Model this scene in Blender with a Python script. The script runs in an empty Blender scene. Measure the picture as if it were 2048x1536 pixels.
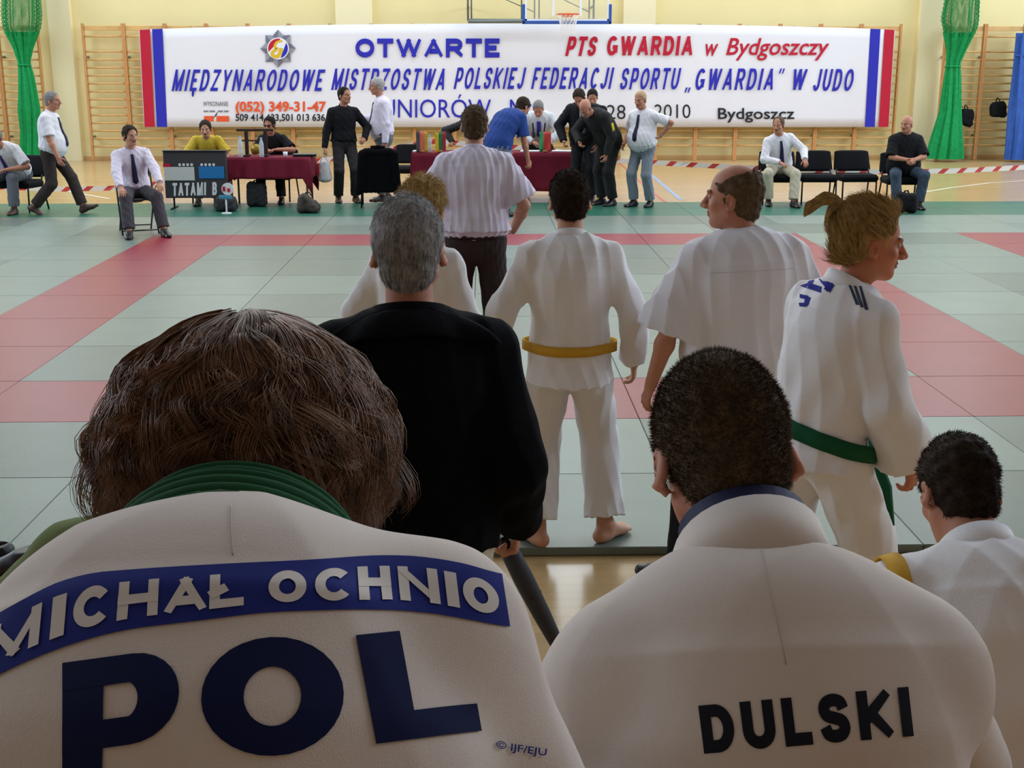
import bpy, bmesh, math, random
import numpy as np
from mathutils import Vector, Matrix
from mathutils.bvhtree import BVHTree
R = math.radians
rng = np.random.default_rng(7)
random.seed(7)
SC = bpy.context.scene
COL = SC.collection

# ------------------------------------------------------------------ camera
FPX, PITCH, YAW = 2490.0, R(14.37), R(1.29)
CAM = np.array([0.0, 0.0, 2.06])
cam_data = bpy.data.cameras.new('camera')
cam_data.sensor_width = 36.0
cam_data.lens = FPX / 2048 * 36.0
cam_data.clip_start = 0.05
cam = bpy.data.objects.new('camera', cam_data)
COL.objects.link(cam)
cam.location = CAM
cam.rotation_euler = (math.pi / 2 - PITCH, 0, -YAW)
SC.camera = cam
_fw = np.array([math.sin(YAW) * math.cos(PITCH), math.cos(YAW) * math.cos(PITCH), -math.sin(PITCH)])
_rt = np.array([math.cos(YAW), -math.sin(YAW), 0.0])
_up = np.cross(_rt, _fw)

def ray(px, py):
    return _fw + _rt * (px - 1024) / FPX - _up * (py - 768) / FPX

def at(px, py, Y):
    r = ray(px, py)
    return CAM + r * (Y / r[1])

def ground(px, py, z=0.0):
    r = ray(px, py)
    return CAM + r * ((z - CAM[2]) / r[2])

# ------------------------------------------------------------------ world, light, exposure
SC.view_settings.view_transform = 'Standard'
SC.view_settings.look = 'None'
SC.view_settings.gamma = 1.0
SC.view_settings.use_curve_mapping = False
SC.view_settings.exposure = -0.22
world = bpy.data.worlds.new('daylight')
SC.world = world
world.use_nodes = True
wbg = world.node_tree.nodes['Background']
wbg.inputs[0].default_value = (0.80, 0.90, 1.0, 1)
wbg.inputs[1].default_value = 0.5

def area(name, loc, rot, sx, sy, power, col):
    l = bpy.data.lights.new(name, 'AREA')
    l.shape = 'RECTANGLE'
    l.size, l.size_y = sx, sy
    l.energy = power
    l.color = col
    o = bpy.data.objects.new(name, l)
    COL.objects.link(o)
    o.location = loc
    o.rotation_euler = rot
    return o

HX0, HX1, HY0, HY1, HZ = -15.0, 16.0, -4.0, 28.35, 11.5   # hall
DAY = (0.74, 0.85, 1.0)
# daylight through the tall side windows of the hall
for i in range(4):
    yc = 7.4 + i * 5.6
    area('side_window_light', (HX0 + 0.25, yc, 6.4), (0, R(-90 + 8), 0), 4.8, 4.6, 520, DAY)
    area('side_window_light', (HX1 - 0.25, yc, 6.4), (0, R(90 - 8), 0), 4.8, 4.6, 700, DAY)
# window panels high in the end wall
for xc in (-10.2, -5.9, -1.3, 1.9, 6.4, 10.8):
    area('end_window_light', (xc, HY1 - 0.35, 8.3), (R(-90 + 6), 0, 0), 1.7, 4.6, 170, DAY)
# rooflights over the far half of the mats
for yc in (13.5, 19.0, 24.5):
    area('rooflight', (0.4, yc, HZ - 0.12), (0, 0, 0), 15.0, 1.6, 560, (0.90, 0.95, 1.0))

# ------------------------------------------------------------------ materials
def lin(r, g, b):
    f = lambda c: (c / 12.92 if c <= 0.04045 else ((c + 0.055) / 1.055) ** 2.4)
    return (f(r / 255), f(g / 255), f(b / 255), 1.0)

_M = {}
def mat(name, col, rough=0.6, spec=0.4, metal=0.0, noise=0.0, nscale=8.0, bump=0.0, bscale=200.0, weave=0.0, sheen=0.0, sss=0.0, trans=0.0, alpha=1.0):
    if name in _M:
        return _M[name]
    m = bpy.data.materials.new(name)
    m.use_nodes = True
    nt = m.node_tree
    b = nt.nodes['Principled BSDF']
    b.inputs['Base Color'].default_value = col
    b.inputs['Roughness'].default_value = rough
    b.inputs['Specular IOR Level'].default_value = spec
    b.inputs['Metallic'].default_value = metal
    if sheen:
        b.inputs['Sheen Weight'].default_value = sheen
    if sss:
        b.inputs['Subsurface Weight'].default_value = sss
        b.inputs['Subsurface Radius'].default_value = (0.02, 0.008, 0.004)
        b.inputs['Subsurface Scale'].default_value = 0.5
    if trans:
        b.inputs['Transmission Weight'].default_value = trans
        b.inputs['IOR'].default_value = 1.33
    b.inputs['Alpha'].default_value = alpha
    tc = None
    if noise or bump or weave:
        tc = nt.nodes.new('ShaderNodeTexCoord')
    if noise:
        n = nt.nodes.new('ShaderNodeTexNoise')
        n.inputs['Scale'].default_value = nscale
        n.inputs['Detail'].default_value = 4
        nt.links.new(tc.outputs['Object'], n.inputs['Vector'])
        r = nt.nodes.new('ShaderNodeValToRGB')
        c = np.array(col[:3])
        r.color_ramp.elements[0].position = 0.3
        r.color_ramp.elements[1].position = 0.7
        r.color_ramp.elements[0].color = (*(c * (1 - noise)), 1)
        r.color_ramp.elements[1].color = (*np.minimum(c * (1 + noise), 1), 1)
        nt.links.new(n.outputs['Fac'], r.inputs['Fac'])
        nt.links.new(r.outputs['Color'], b.inputs['Base Color'])
    last = None
    if weave:
        w1 = nt.nodes.new('ShaderNodeTexVoronoi')
        w1.inputs['Scale'].default_value = bscale
        mp = nt.nodes.new('ShaderNodeMapping')
        mp.inputs['Scale'].default_value = (1.0, 1.0, 0.55)
        nt.links.new(tc.outputs['Object'], mp.inputs['Vector'])
        nt.links.new(mp.outputs['Vector'], w1.inputs['Vector'])
        bp = nt.nodes.new('ShaderNodeBump')
        bp.inputs['Strength'].default_value = weave
        bp.inputs['Distance'].default_value = 0.002
        nt.links.new(w1.outputs['Distance'], bp.inputs['Height'])
        last = bp
    if bump:
        n2 = nt.nodes.new('ShaderNodeTexNoise')
        n2.inputs['Scale'].default_value = bscale if not weave else 14
        n2.inputs['Detail'].default_value = 3
        nt.links.new(tc.outputs['Object'], n2.inputs['Vector'])
        bp = nt.nodes.new('ShaderNodeBump')
        bp.inputs['Strength'].default_value = bump
        bp.inputs['Distance'].default_value = 0.01
        nt.links.new(n2.outputs['Fac'], bp.inputs['Height'])
        if last:
            nt.links.new(last.outputs['Normal'], bp.inputs['Normal'])
        last = bp
    if last:
        nt.links.new(last.outputs['Normal'], b.inputs['Normal'])
    _M[name] = m
    return m

# ------------------------------------------------------------------ objects and meshes
def link(name, me, m=None, parent=None):
    o = bpy.data.objects.new(name, me)
    COL.objects.link(o)
    if m is not None:
        for mm in (m if isinstance(m, (list, tuple)) else [m]):
            me.materials.append(mm)
    if parent is not None:
        o.parent = parent
    return o

def mesh_np(name, V, faces, mi=None, smooth=True):
    """V (n,3); faces: array (m,3|4) or a list of such arrays"""
    if not isinstance(faces, list):
        faces = [faces]
    faces = [np.asarray(f, dtype=np.int32) for f in faces if len(f)]
    me = bpy.data.meshes.new(name)
    V = np.asarray(V, dtype=np.float32)
    me.vertices.add(len(V))
    me.vertices.foreach_set('co', V.ravel())
    lo = np.concatenate([f.ravel() for f in faces])
    sizes = np.concatenate([np.full(len(f), f.shape[1], dtype=np.int32) for f in faces])
    st = np.concatenate([[0], np.cumsum(sizes)[:-1]]).astype(np.int32)
    me.loops.add(len(lo))
    me.loops.foreach_set('vertex_index', lo)
    me.polygons.add(len(sizes))
    me.polygons.foreach_set('loop_start', st)
    me.polygons.foreach_set('use_smooth', np.full(len(sizes), smooth, dtype=bool))
    if mi is not None:
        me.polygons.foreach_set('material_index', np.asarray(mi, dtype=np.int32))
    me.update(calc_edges=True)
    me.validate()
    return me

def tag(o, label=None, cat=None, group=None, kind=None):
    if label: o['label'] = label
    if cat: o['category'] = cat
    if group: o['group'] = group
    if kind: o['kind'] = kind
    return o

def empty(name, loc=(0, 0, 0), rz=0.0, label=None, cat=None, group=None):
    o = bpy.data.objects.new(name, None)
    COL.objects.link(o)
    o.location = loc
    o.rotation_euler = (0, 0, R(rz))
    o.empty_display_size = 0.1
    return tag(o, label, cat, group)

def copy_tree(o, parent=None):
    c = o.copy()
    COL.objects.link(c)
    if parent is not None:
        c.parent = parent
    for ch in list(o.children):
        copy_tree(ch, c)
    return c

class MB:
    """collects simple shapes into one mesh"""
    def __init__(s):
        s.v, s.q, s.t, s.n = [], [], [], 0
        s.qm, s.tm = [], []
    def _add(s, V, Q=(), T=(), m=0):
        s.v.append(np.asarray(V, float))
        if len(Q):
            s.q.append(np.asarray(Q) + s.n); s.qm += [m] * len(Q)
        if len(T):
            s.t.append(np.asarray(T) + s.n); s.tm += [m] * len(T)
        s.n += len(V)
        return s
    def box(s, lo, hi, m=0, M=None, bev=0.0):
        (x0, y0, z0), (x1, y1, z1) = lo, hi
        if bev <= 0:
            V = np.array([(x0, y0, z0), (x1, y0, z0), (x1, y1, z0), (x0, y1, z0), (x0, y0, z1), (x1, y0, z1), (x1, y1, z1), (x0, y1, z1)], float)
            Q = [(0, 3, 2, 1), (4, 5, 6, 7), (0, 1, 5, 4), (1, 2, 6, 5), (2, 3, 7, 6), (3, 0, 4, 7)]
            T = []
        else:
            b = bev; V = []; 
            for (X, sx) in ((x0, 1), (x1, -1)):
                for (Y, sy) in ((y0, 1), (y1, -1)):
                    for (Z, sz) in ((z0, 1), (z1, -1)):
                        V += [(X, Y + sy * b, Z + sz * b), (X + sx * b, Y, Z + sz * b), (X + sx * b, Y + sy * b, Z)]
            V = np.array(V)
            i = lambda a, c, d, k: ((a * 2 + c) * 2 + d) * 3 + k
            Q = []; T = []
            for a in (0, 1):
                Q.append([i(a, 0, 0, 0), i(a, 0, 1, 0), i(a, 1, 1, 0), i(a, 1, 0, 0)][::(1 if a == 0 else -1)])
                Q.append([i(0, a, 0, 1), i(1, a, 0, 1), i(1, a, 1, 1), i(0, a, 1, 1)][::(1 if a == 0 else -1)])
                Q.append([i(0, 0, a, 2), i(0, 1, a, 2), i(1, 1, a, 2), i(1, 0, a, 2)][::(1 if a == 0 else -1)])
            for a in (0, 1):
                for c in (0, 1):
                    f = 1 if (a + c) % 2 == 0 else -1
                    Q.append([i(a, c, 0, 0), i(a, c, 0, 1), i(a, c, 1, 1), i(a, c, 1, 0)][::f])
                    Q.append([i(a, 0, c, 2), i(a, 0, c, 0), i(a, 1, c, 0), i(a, 1, c, 2)][::f])
                    Q.append([i(0, a, c, 1), i(0, a, c, 2), i(1, a, c, 2), i(1, a, c, 1)][::f])
                    for d in (0, 1):
                        g = 1 if (a + c + d) % 2 == 0 else -1
                        T.append([i(a, c, d, 0), i(a, c, d, 1), i(a, c, d, 2)][::g])
        if M is not None:
            V = V @ np.array(M)[:3, :3].T + np.array(M)[:3, 3]
        return s._add(V, Q, T, m)
    def tube(s, pts, r, n=8, m=0, closed=False, caps=True):
        P = np.asarray(pts, float)
        K = len(P)
        r = np.full(K, r) if np.isscalar(r) else np.asarray(r, float)
        if closed:
            T = np.roll(P, -1, 0) - np.roll(P, 1, 0)
        else:
            T = np.gradient(P, axis=0)
        T /= np.linalg.norm(T, axis=1)[:, None] + 1e-12
        u = np.cross(T[0], (0, 0, 1.0))
        if np.linalg.norm(u) < 1e-3: u = np.cross(T[0], (1.0, 0, 0))
        u /= np.linalg.norm(u)
        V = []
        a = np.arange(n) * 2 * math.pi / n
        for k in range(K):
            u = u - T[k] * (u @ T[k]); u /= np.linalg.norm(u)
            w = np.cross(T[k], u)
            V.append(P[k] + r[k] * (np.cos(a)[:, None] * u + np.sin(a)[:, None] * w))
        V = np.concatenate(V)
        Q = []
        for k in range(K if closed else K - 1):
            for j in range(n):
                k2 = (k + 1) % K
                Q.append((k * n + j, k * n + (j + 1) % n, k2 * n + (j + 1) % n, k2 * n + j))
        T3 = []
        if caps and not closed:
            V = np.concatenate([V, P[:1], P[-1:]])
            c0, c1 = K * n, K * n + 1
            for j in range(n):
                T3.append((c0, (j + 1) % n, j)); T3.append((c1, (K - 1) * n + j, (K - 1) * n + (j + 1) % n))
        return s._add(V, Q, T3, m)
    def lathe(s, prof, n=20, c=(0, 0, 0), m=0, M=None):
        prof = np.asarray(prof, float)
        a = np.arange(n) * 2 * math.pi / n
        V = np.concatenate([np.stack([p[0] * np.cos(a), p[0] * np.sin(a), np.full(n, p[1])], 1) for p in prof])
        Q = [(k * n + j, k * n + (j + 1) % n, (k + 1) * n + (j + 1) % n, (k + 1) * n + j) for k in range(len(prof) - 1) for j in range(n)]
        if M is not None:
            V = V @ np.array(M)[:3, :3].T + np.array(M)[:3, 3]
        return s._add(V + np.array(c, float), Q, (), m)
    def grid(s, P, m=0, close_u=False):
        """P (nu,nv,3) point grid"""
        nu, nv = P.shape[:2]
        Q = []
        for i in range(nu if close_u else nu - 1):
            for j in range(nv - 1):
                i2 = (i + 1) % nu
                Q.append((i * nv + j, i2 * nv + j, i2 * nv + j + 1, i * nv + j + 1))
        return s._add(P.reshape(-1, 3), Q, (), m)
    def build(s, name, m, parent=None, smooth=False):
        me = mesh_np(name, np.concatenate(s.v), [np.concatenate(x) for x in (s.q, s.t) if x], s.qm + s.tm, smooth)
        return link(name, me, m, parent)

def solid(o, th, off=0.0):
    md = o.modifiers.new('thickness', 'SOLIDIFY')
    md.thickness = th
    md.offset = off
    return o

# ------------------------------------------------------------------ signed-distance modelling on a voxel grid
def nrm(v):
    v = np.asarray(v, float)
    return v / (np.linalg.norm(v) + 1e-12)

def frame_of(axis, side):
    a = nrm(axis)
    s_ = np.asarray(side, float)
    s_ = s_ - a * (s_ @ a)
    if np.linalg.norm(s_) < 1e-6:
        s_ = np.cross(a, (0.3, 1, 0.2))
    s_ = nrm(s_)
    return s_, np.cross(a, s_), a          # side, forward, axis

class Vox:
    def __init__(s, lo, hi, h):
        s.h = h
        s.lo = np.asarray(lo, float)
        n = np.ceil((np.asarray(hi, float) - s.lo) / h).astype(int) + 1
        s.ax = [s.lo[i] + h * np.arange(n[i]) for i in range(3)]
        s.F = np.full(n, 0.08, dtype=np.float32)
    def reg(s, lo, hi):
        sl = []
        for i in range(3):
            a = max(0, int((lo[i] - s.lo[i]) / s.h))
            b = min(len(s.ax[i]), int((hi[i] - s.lo[i]) / s.h) + 2)
            if b - a < 1: return None
            sl.append(slice(a, b))
        X, Y, Z = np.meshgrid(*[s.ax[i][sl[i]] for i in range(3)], indexing='ij', sparse=True)
        return tuple(sl), X, Y, Z
    def put(s, sl, d, k, op):
        A = s.F[sl]
        d = d.astype(np.float32)
        if op == 'add':
            if k > 0:
                h = np.maximum(k - np.abs(A - d), 0) / k
                s.F[sl] = np.minimum(A, d) - h * h * k * 0.25
            else:
                s.F[sl] = np.minimum(A, d)
        else:                                   # subtract
            d = -d
            if k > 0:
                h = np.maximum(k - np.abs(A - d), 0) / k
                s.F[sl] = np.maximum(A, d) + h * h * k * 0.25
            else:
                s.F[sl] = np.maximum(A, d)
    def cap(s, a, b, ra, rb, side=None, k=0.02, op='add', flat=False, flat0=False, ce=1.0):
        """tapered capsule; ra/rb a radius or (side, forward) pair; flat: cut square at b"""
        a = np.asarray(a, float); b = np.asarray(b, float)
        ra = (ra, ra) if np.isscalar(ra) else ra
        rb = (rb, rb) if np.isscalar(rb) else rb
        m = max(*ra, *rb) + k + 0.03
        r = s.reg(np.minimum(a, b) - m, np.maximum(a, b) + m)
        if r is None: return s
        sl, X, Y, Z = r
        L = np.linalg.norm(b - a)
        ax = (b - a) if L > 1e-9 else np.array([0, 0, 1.0])
        S, Fd, A = frame_of(ax, side if side is not None else (1, 0.01, 0.02))
        x, y, z = X - a[0], Y - a[1], Z - a[2]
        u = x * S[0] + y * S[1] + z * S[2]
        v = x * Fd[0] + y * Fd[1] + z * Fd[2]
        w = x * A[0] + y * A[1] + z * A[2]
        t = np.clip(w / max(L, 1e-9), 0, 1)
        ru = ra[0] + (rb[0] - ra[0]) * t
        rv = ra[1] + (rb[1] - ra[1]) * t
        e = np.minimum(ru, rv)
        dw = w - t * L
        if ce != 1.0: dw = np.where(dw > 0, dw / ce, dw)
        k0 = np.sqrt((u / ru) ** 2 + (v / rv) ** 2 + (dw / e) ** 2) + 1e-9
        k1 = np.sqrt((u / ru ** 2) ** 2 + (v / rv ** 2) ** 2 + (dw / e ** 2) ** 2) + 1e-9
        d = np.where(k0 < 0.5, (k0 - 1) * e, k0 * (k0 - 1) / k1)
        if flat: d = np.maximum(d, w - L)
        if flat0: d = np.maximum(d, -w)
        s.put(sl, d, k, op)
        return s
    def ell(s, c, rad, Rm=None, k=0.02, op='add'):
        c = np.asarray(c, float)
        Rm = np.eye(3) if Rm is None else np.asarray(Rm)
        m = max(rad) + k + 0.03
        r = s.reg(c - m, c + m)
        if r is None: return s
        sl, X, Y, Z = r
        x, y, z = X - c[0], Y - c[1], Z - c[2]
        q = [(x * Rm[0, i] + y * Rm[1, i] + z * Rm[2, i]) for i in range(3)]
        k0 = np.sqrt(sum((q[i] / rad[i]) ** 2 for i in range(3))) + 1e-9
        k1 = np.sqrt(sum((q[i] / rad[i] ** 2) ** 2 for i in range(3))) + 1e-9
        d = np.where(k0 < 0.5, (k0 - 1) * min(rad), k0 * (k0 - 1) / k1)
        s.put(sl, d, k, op)
        return s
    def chain(s, pts, rad, side=None, k=0.02, flat_end=False):
        for i in range(len(pts) - 1):
            s.cap(pts[i], pts[i + 1], rad[i], rad[i + 1], side, k, flat=flat_end and i == len(pts) - 2)
        return s
    def plane(s, p, n, k=0.0):
        """keep the side the normal points away from: removes (x-p).n > 0"""
        X, Y, Z = np.meshgrid(*s.ax, indexing='ij', sparse=True)
        d = (X - p[0]) * n[0] + (Y - p[1]) * n[1] + (Z - p[2]) * n[2]
        s.put((slice(None),) * 3, -d, k, 'sub')
        return s
    def disp(s, fn):
        X, Y, Z = np.meshgrid(*s.ax, indexing='ij', sparse=True)
        s.F += fn(X, Y, Z).astype(np.float32)
        return s
    def nets(s):
        F = s.F
        F[0], F[-1] = 0.05, 0.05
        F[:, 0], F[:, -1] = 0.05, 0.05
        F[:, :, 0], F[:, :, -1] = 0.05, 0.05
        I = F < 0
        n = np.array(F.shape)
        c = np.zeros(n - 1, dtype=np.uint8)
        for i in (0, 1):
            for j in (0, 1):
                for k in (0, 1):
                    c += I[i:n[0] - 1 + i, j:n[1] - 1 + j, k:n[2] - 1 + k]
        act = (c > 0) & (c < 8)
        ci = np.argwhere(act)
        idx = np.full(n - 1, -1, dtype=np.int32)
        idx[act] = np.arange(len(ci))
        pos = np.zeros((len(ci), 3)); cnt = np.zeros(len(ci))
        cor = [(i, j, k) for i in (0, 1) for j in (0, 1) for k in (0, 1)]
        vals = {o: F[ci[:, 0] + o[0], ci[:, 1] + o[1], ci[:, 2] + o[2]] for o in cor}
        for o in cor:
            for ax in range(3):
                if o[ax] == 0:
                    p = list(o); p[ax] = 1; p = tuple(p)
                    f0, f1 = vals[o], vals[p]
                    m = (f0 < 0) != (f1 < 0)
                    t = f0[m] / (f0[m] - f1[m])
                    q = np.tile(np.array(o, float), (m.sum(), 1)); q[:, ax] = t
                    pos[m] += q; cnt[m] += 1
        V = s.lo + s.h * (ci + pos / cnt[:, None])
        Q = []
        for ax in range(3):
            b, d = (ax + 1) % 3, (ax + 2) % 3
            s0 = [slice(None)] * 3; s1 = [slice(None)] * 3
            s0[ax] = slice(0, -1); s1[ax] = slice(1, None)
            A, B = I[tuple(s0)], I[tuple(s1)]
            e = np.argwhere(A != B)
            e = e[(e[:, b] > 0) & (e[:, d] > 0) & (e[:, b] < n[b] - 1) & (e[:, d] < n[d] - 1)]
            ins = I[e[:, 0], e[:, 1], e[:, 2]]
            def g(ob, od):
                f = e.copy(); f[:, b] += ob; f[:, d] += od
                return idx[f[:, 0], f[:, 1], f[:, 2]]
            q = np.stack([g(-1, -1), g(0, -1), g(0, 0), g(-1, 0)], 1)
            q[~ins] = q[~ins][:, ::-1]
            Q.append(q)
        return V, np.concatenate(Q)
    def build(s, name, m, parent=None, mi=None, sub=0):
        V, Q = s.nets()
        o = link(name, mesh_np(name, V, Q, mi(V, Q) if mi else None), m, parent)
        return o

def folds(seed, amp, freq=(26, 26, 7), warp=0.03):
    r = np.random.default_rng(seed)
    ph = r.uniform(0, 6.28, 12)
    fx, fy, fz = freq[0] * 5.5, freq[1] * 5.5, freq[2] * 3.0; warp = warp * .45
    def fn(X, Y, Z):
        wx = warp * np.sin(9 * Z + ph[0]) + 0.5 * warp * np.sin(17 * Z + 6 * X + ph[1])
        wz = warp * np.sin(11 * X + ph[2]) + warp * np.sin(8 * Y + ph[3])
        a = 1.5 * np.abs(np.sin(.5 * (fx * (X + wx) + 0.6 * fy * Y + fz * (Z + wz) + ph[4]))) ** .8 - 1
        b = 1.5 * np.abs(np.sin(.5 * (0.63 * fx * (X - wx) - fy * Y * 0.9 + 0.7 * fz * Z + ph[5]))) ** .8 - 1
        c = np.sin(0.45 * fx * X + 0.4 * fy * Y - 2.4 * fz * (Z + 2 * wz) + ph[6])
        f = a * 0.45 + b * 0.35 + c * 0.35
        g = .5 + .5 * np.sin(7.3 * X + 3.1 * Y - 5.2 * Z + ph[7] + 1.2 * np.sin(6 * Z + ph[8]))
        g2 = .5 + .5 * np.sin(13.0 * X + 6 * Y + 8.5 * Z + ph[9])
        return amp * f * (.22 + .62 * g + .36 * g2 * (1 - g))
    return fn

def mesh_arrays(o):
    me = o.data
    V = np.empty(len(me.vertices) * 3, dtype=np.float32); me.vertices.foreach_get('co', V)
    N = np.empty(len(me.vertices) * 3, dtype=np.float32); me.vertices.foreach_get('normal', N)
    return V.reshape(-1, 3), N.reshape(-1, 3)

def bvh_of(o):
    V, _ = mesh_arrays(o)
    polys = [tuple(p.vertices) for p in o.data.polygons]
    return BVHTree.FromPolygons([Vector(v) for v in V], polys)

def strand_mesh(name, P, rad, m, parent):
    """P (N,K,3) strand points, rad (N,K): thin three-sided tapering hairs"""
    N, K = P.shape[:2]
    T = np.gradient(P, axis=1)
    T /= np.linalg.norm(T, axis=2, keepdims=True) + 1e-12
    ref = np.tile(np.array([0.31, 0.17, 0.93]), (N, K, 1))
    U = np.cross(T, ref); U /= np.linalg.norm(U, axis=2, keepdims=True) + 1e-9
    W = np.cross(T, U)
    V = np.stack([P + rad[..., None] * (math.cos(a) * U + math.sin(a) * W) for a in (0, 2.094, 4.189)], 2)
    base = (np.arange(N) * K * 3)[:, None, None]
    k = (np.arange(K - 1) * 3)[None, :, None]
    j = np.arange(3)[None, None, :]
    a = base + k + j
    b = base + k + (j + 1) % 3
    Q = np.stack([a, b, b + 3, a + 3], -1).reshape(-1, 4)
    return link(name, mesh_np(name, V.reshape(-1, 3), Q), m, parent)

# ------------------------------------------------------------------ heavy block lettering drawn with a broad pen
def _arc(cx, cy, rx, ry, a0, a1, n=14):
    return [(cx + rx * math.cos(R(a0 + (a1 - a0) * i / n)), cy + ry * math.sin(R(a0 + (a1 - a0) * i / n))) for i in range(n + 1)]

def _spl(p, n=5):
    p = [np.array(q, float) for q in p]
    p = [2 * p[0] - p[1]] + p + [2 * p[-1] - p[-2]]
    out = []
    for i in range(1, len(p) - 2):
        for k in range(n):
            t = k / n
            out.append(tuple(0.5 * (2 * p[i] + (p[i + 1] - p[i - 1]) * t + (2 * p[i - 1] - 5 * p[i] + 4 * p[i + 1] - p[i + 2]) * t * t + (3 * p[i] - p[i - 1] - 3 * p[i + 1] + p[i + 2]) * t ** 3)))
    return out + [tuple(p[-2])]

_O = [_arc(.5, .5, .5, .5, 90, 450, 32)]
GLYPH = {
 'A': (1.05, [[(0, 0), (.5, 1)], [(1, 0), (.5, 1)], [(.22, .27), (.78, .27)]]),
 'B': (.9, [[(0, 0), (0, 1)], [(0, 1), (.55, 1)] + _arc(.6, .76, .33, .24, 90, -90) + [(0, .52)], [(.5, .52)] + _arc(.65, .26, .35, .26, 90, -90) + [(0, 0)]]),
 'C': (.98, [_arc(.5, .5, .5, .5, 40, 320, 28)]),
 'D': (.95, [[(0, 0), (0, 1)], [(0, 1), (.4, 1)] + _arc(.45, .5, .55, .5, 90, -90, 18) + [(0, 0)]]),
 'E': (.82, [[(0, 0), (0, 1)], [(0, 1), (1, 1)], [(0, .5), (.9, .5)], [(0, 0), (1, 0)]]),
 'F': (.78, [[(0, 0), (0, 1)], [(0, 1), (1, 1)], [(0, .48), (.85, .48)]]),
 'G': (1.0, [_arc(.5, .5, .5, .5, 45, 330, 28) + [(.97, .42)], [(.55, .42), (1, .42)], [(1, .42), (1, .05)]]),
 'H': (.95, [[(0, 0), (0, 1)], [(1, 0), (1, 1)], [(0, .52), (1, .52)]]),
 'I': (0, [[(.5, 0), (.5, 1)]]),
 'J': (.78, [[(1, 1), (1, .3)] + _arc(.5, .3, .5, .3, 0, -165)]),
 'K': (.98, [[(0, 0), (0, 1)], [(.98, 1), (.08, .38)], [(.3, .55), (1, 0)]]),
 'L': (.8, [[(0, 0), (0, 1)], [(0, 0), (1, 0)]]),
 'M': (1.15, [[(0, 0), (0, 1)], [(0, 1), (.5, 0)], [(.5, 0), (1, 1)], [(1, 0), (1, 1)]]),
 'N': (.98, [[(0, 0), (0, 1)], [(0, 1), (1, 0)], [(1, 0), (1, 1)]]),
 'O': (1.05, _O),
 'P': (.9, [[(0, 0), (0, 1)], [(0, 1), (.5, 1)] + _arc(.62, .7, .38, .3, 90, -90) + [(0, .4)]]),
 'R': (.95, [[(0, 0), (0, 1)], [(0, 1), (.5, 1)] + _arc(.6, .73, .36, .27, 90, -90) + [(0, .46)], [(.5, .46), (1, 0)]]),
 'S': (.9, [_spl([(.97, .74), (.85, .93), (.5, 1), (.15, .93), (.03, .75), (.16, .58), (.5, .5), (.85, .41), (.97, .23), (.84, .06), (.5, 0), (.15, .06), (0, .27)])]),
 'T': (.9, [[(.5, 0), (.5, 1)], [(0, 1), (1, 1)]]),
 'U': (.95, [[(0, 1), (0, .36)] + _arc(.5, .36, .5, .36, 180, 360) + [(1, 1)]]),
 'W': (1.4, [[(0, 1), (.26, 0)], [(.26, 0), (.5, 1)], [(.5, 1), (.74, 0)], [(.74, 0), (1, 1)]]),
 'Y': (1.0, [[(0, 1), (.5, .42)], [(1, 1), (.5, .42)], [(.5, .50), (.5, 0)]]),
 'Z': (.88, [[(0, 1), (1, 1)], [(1, 1), (0, 0)], [(0, 0), (1, 0)]]),
}
GLYPH['Ł'] = (.85, GLYPH['L'][1] + [[(-.22, .36), (.5, .66)]])
GLYPH['Ó'] = (1.05, _O + [[(.45, 1.16), (.68, 1.38)]])
GLYPH['Ę'] = (.82, GLYPH['E'][1] + [_arc(.85, -.16, .22, .16, 90, 280, 8)])

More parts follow.
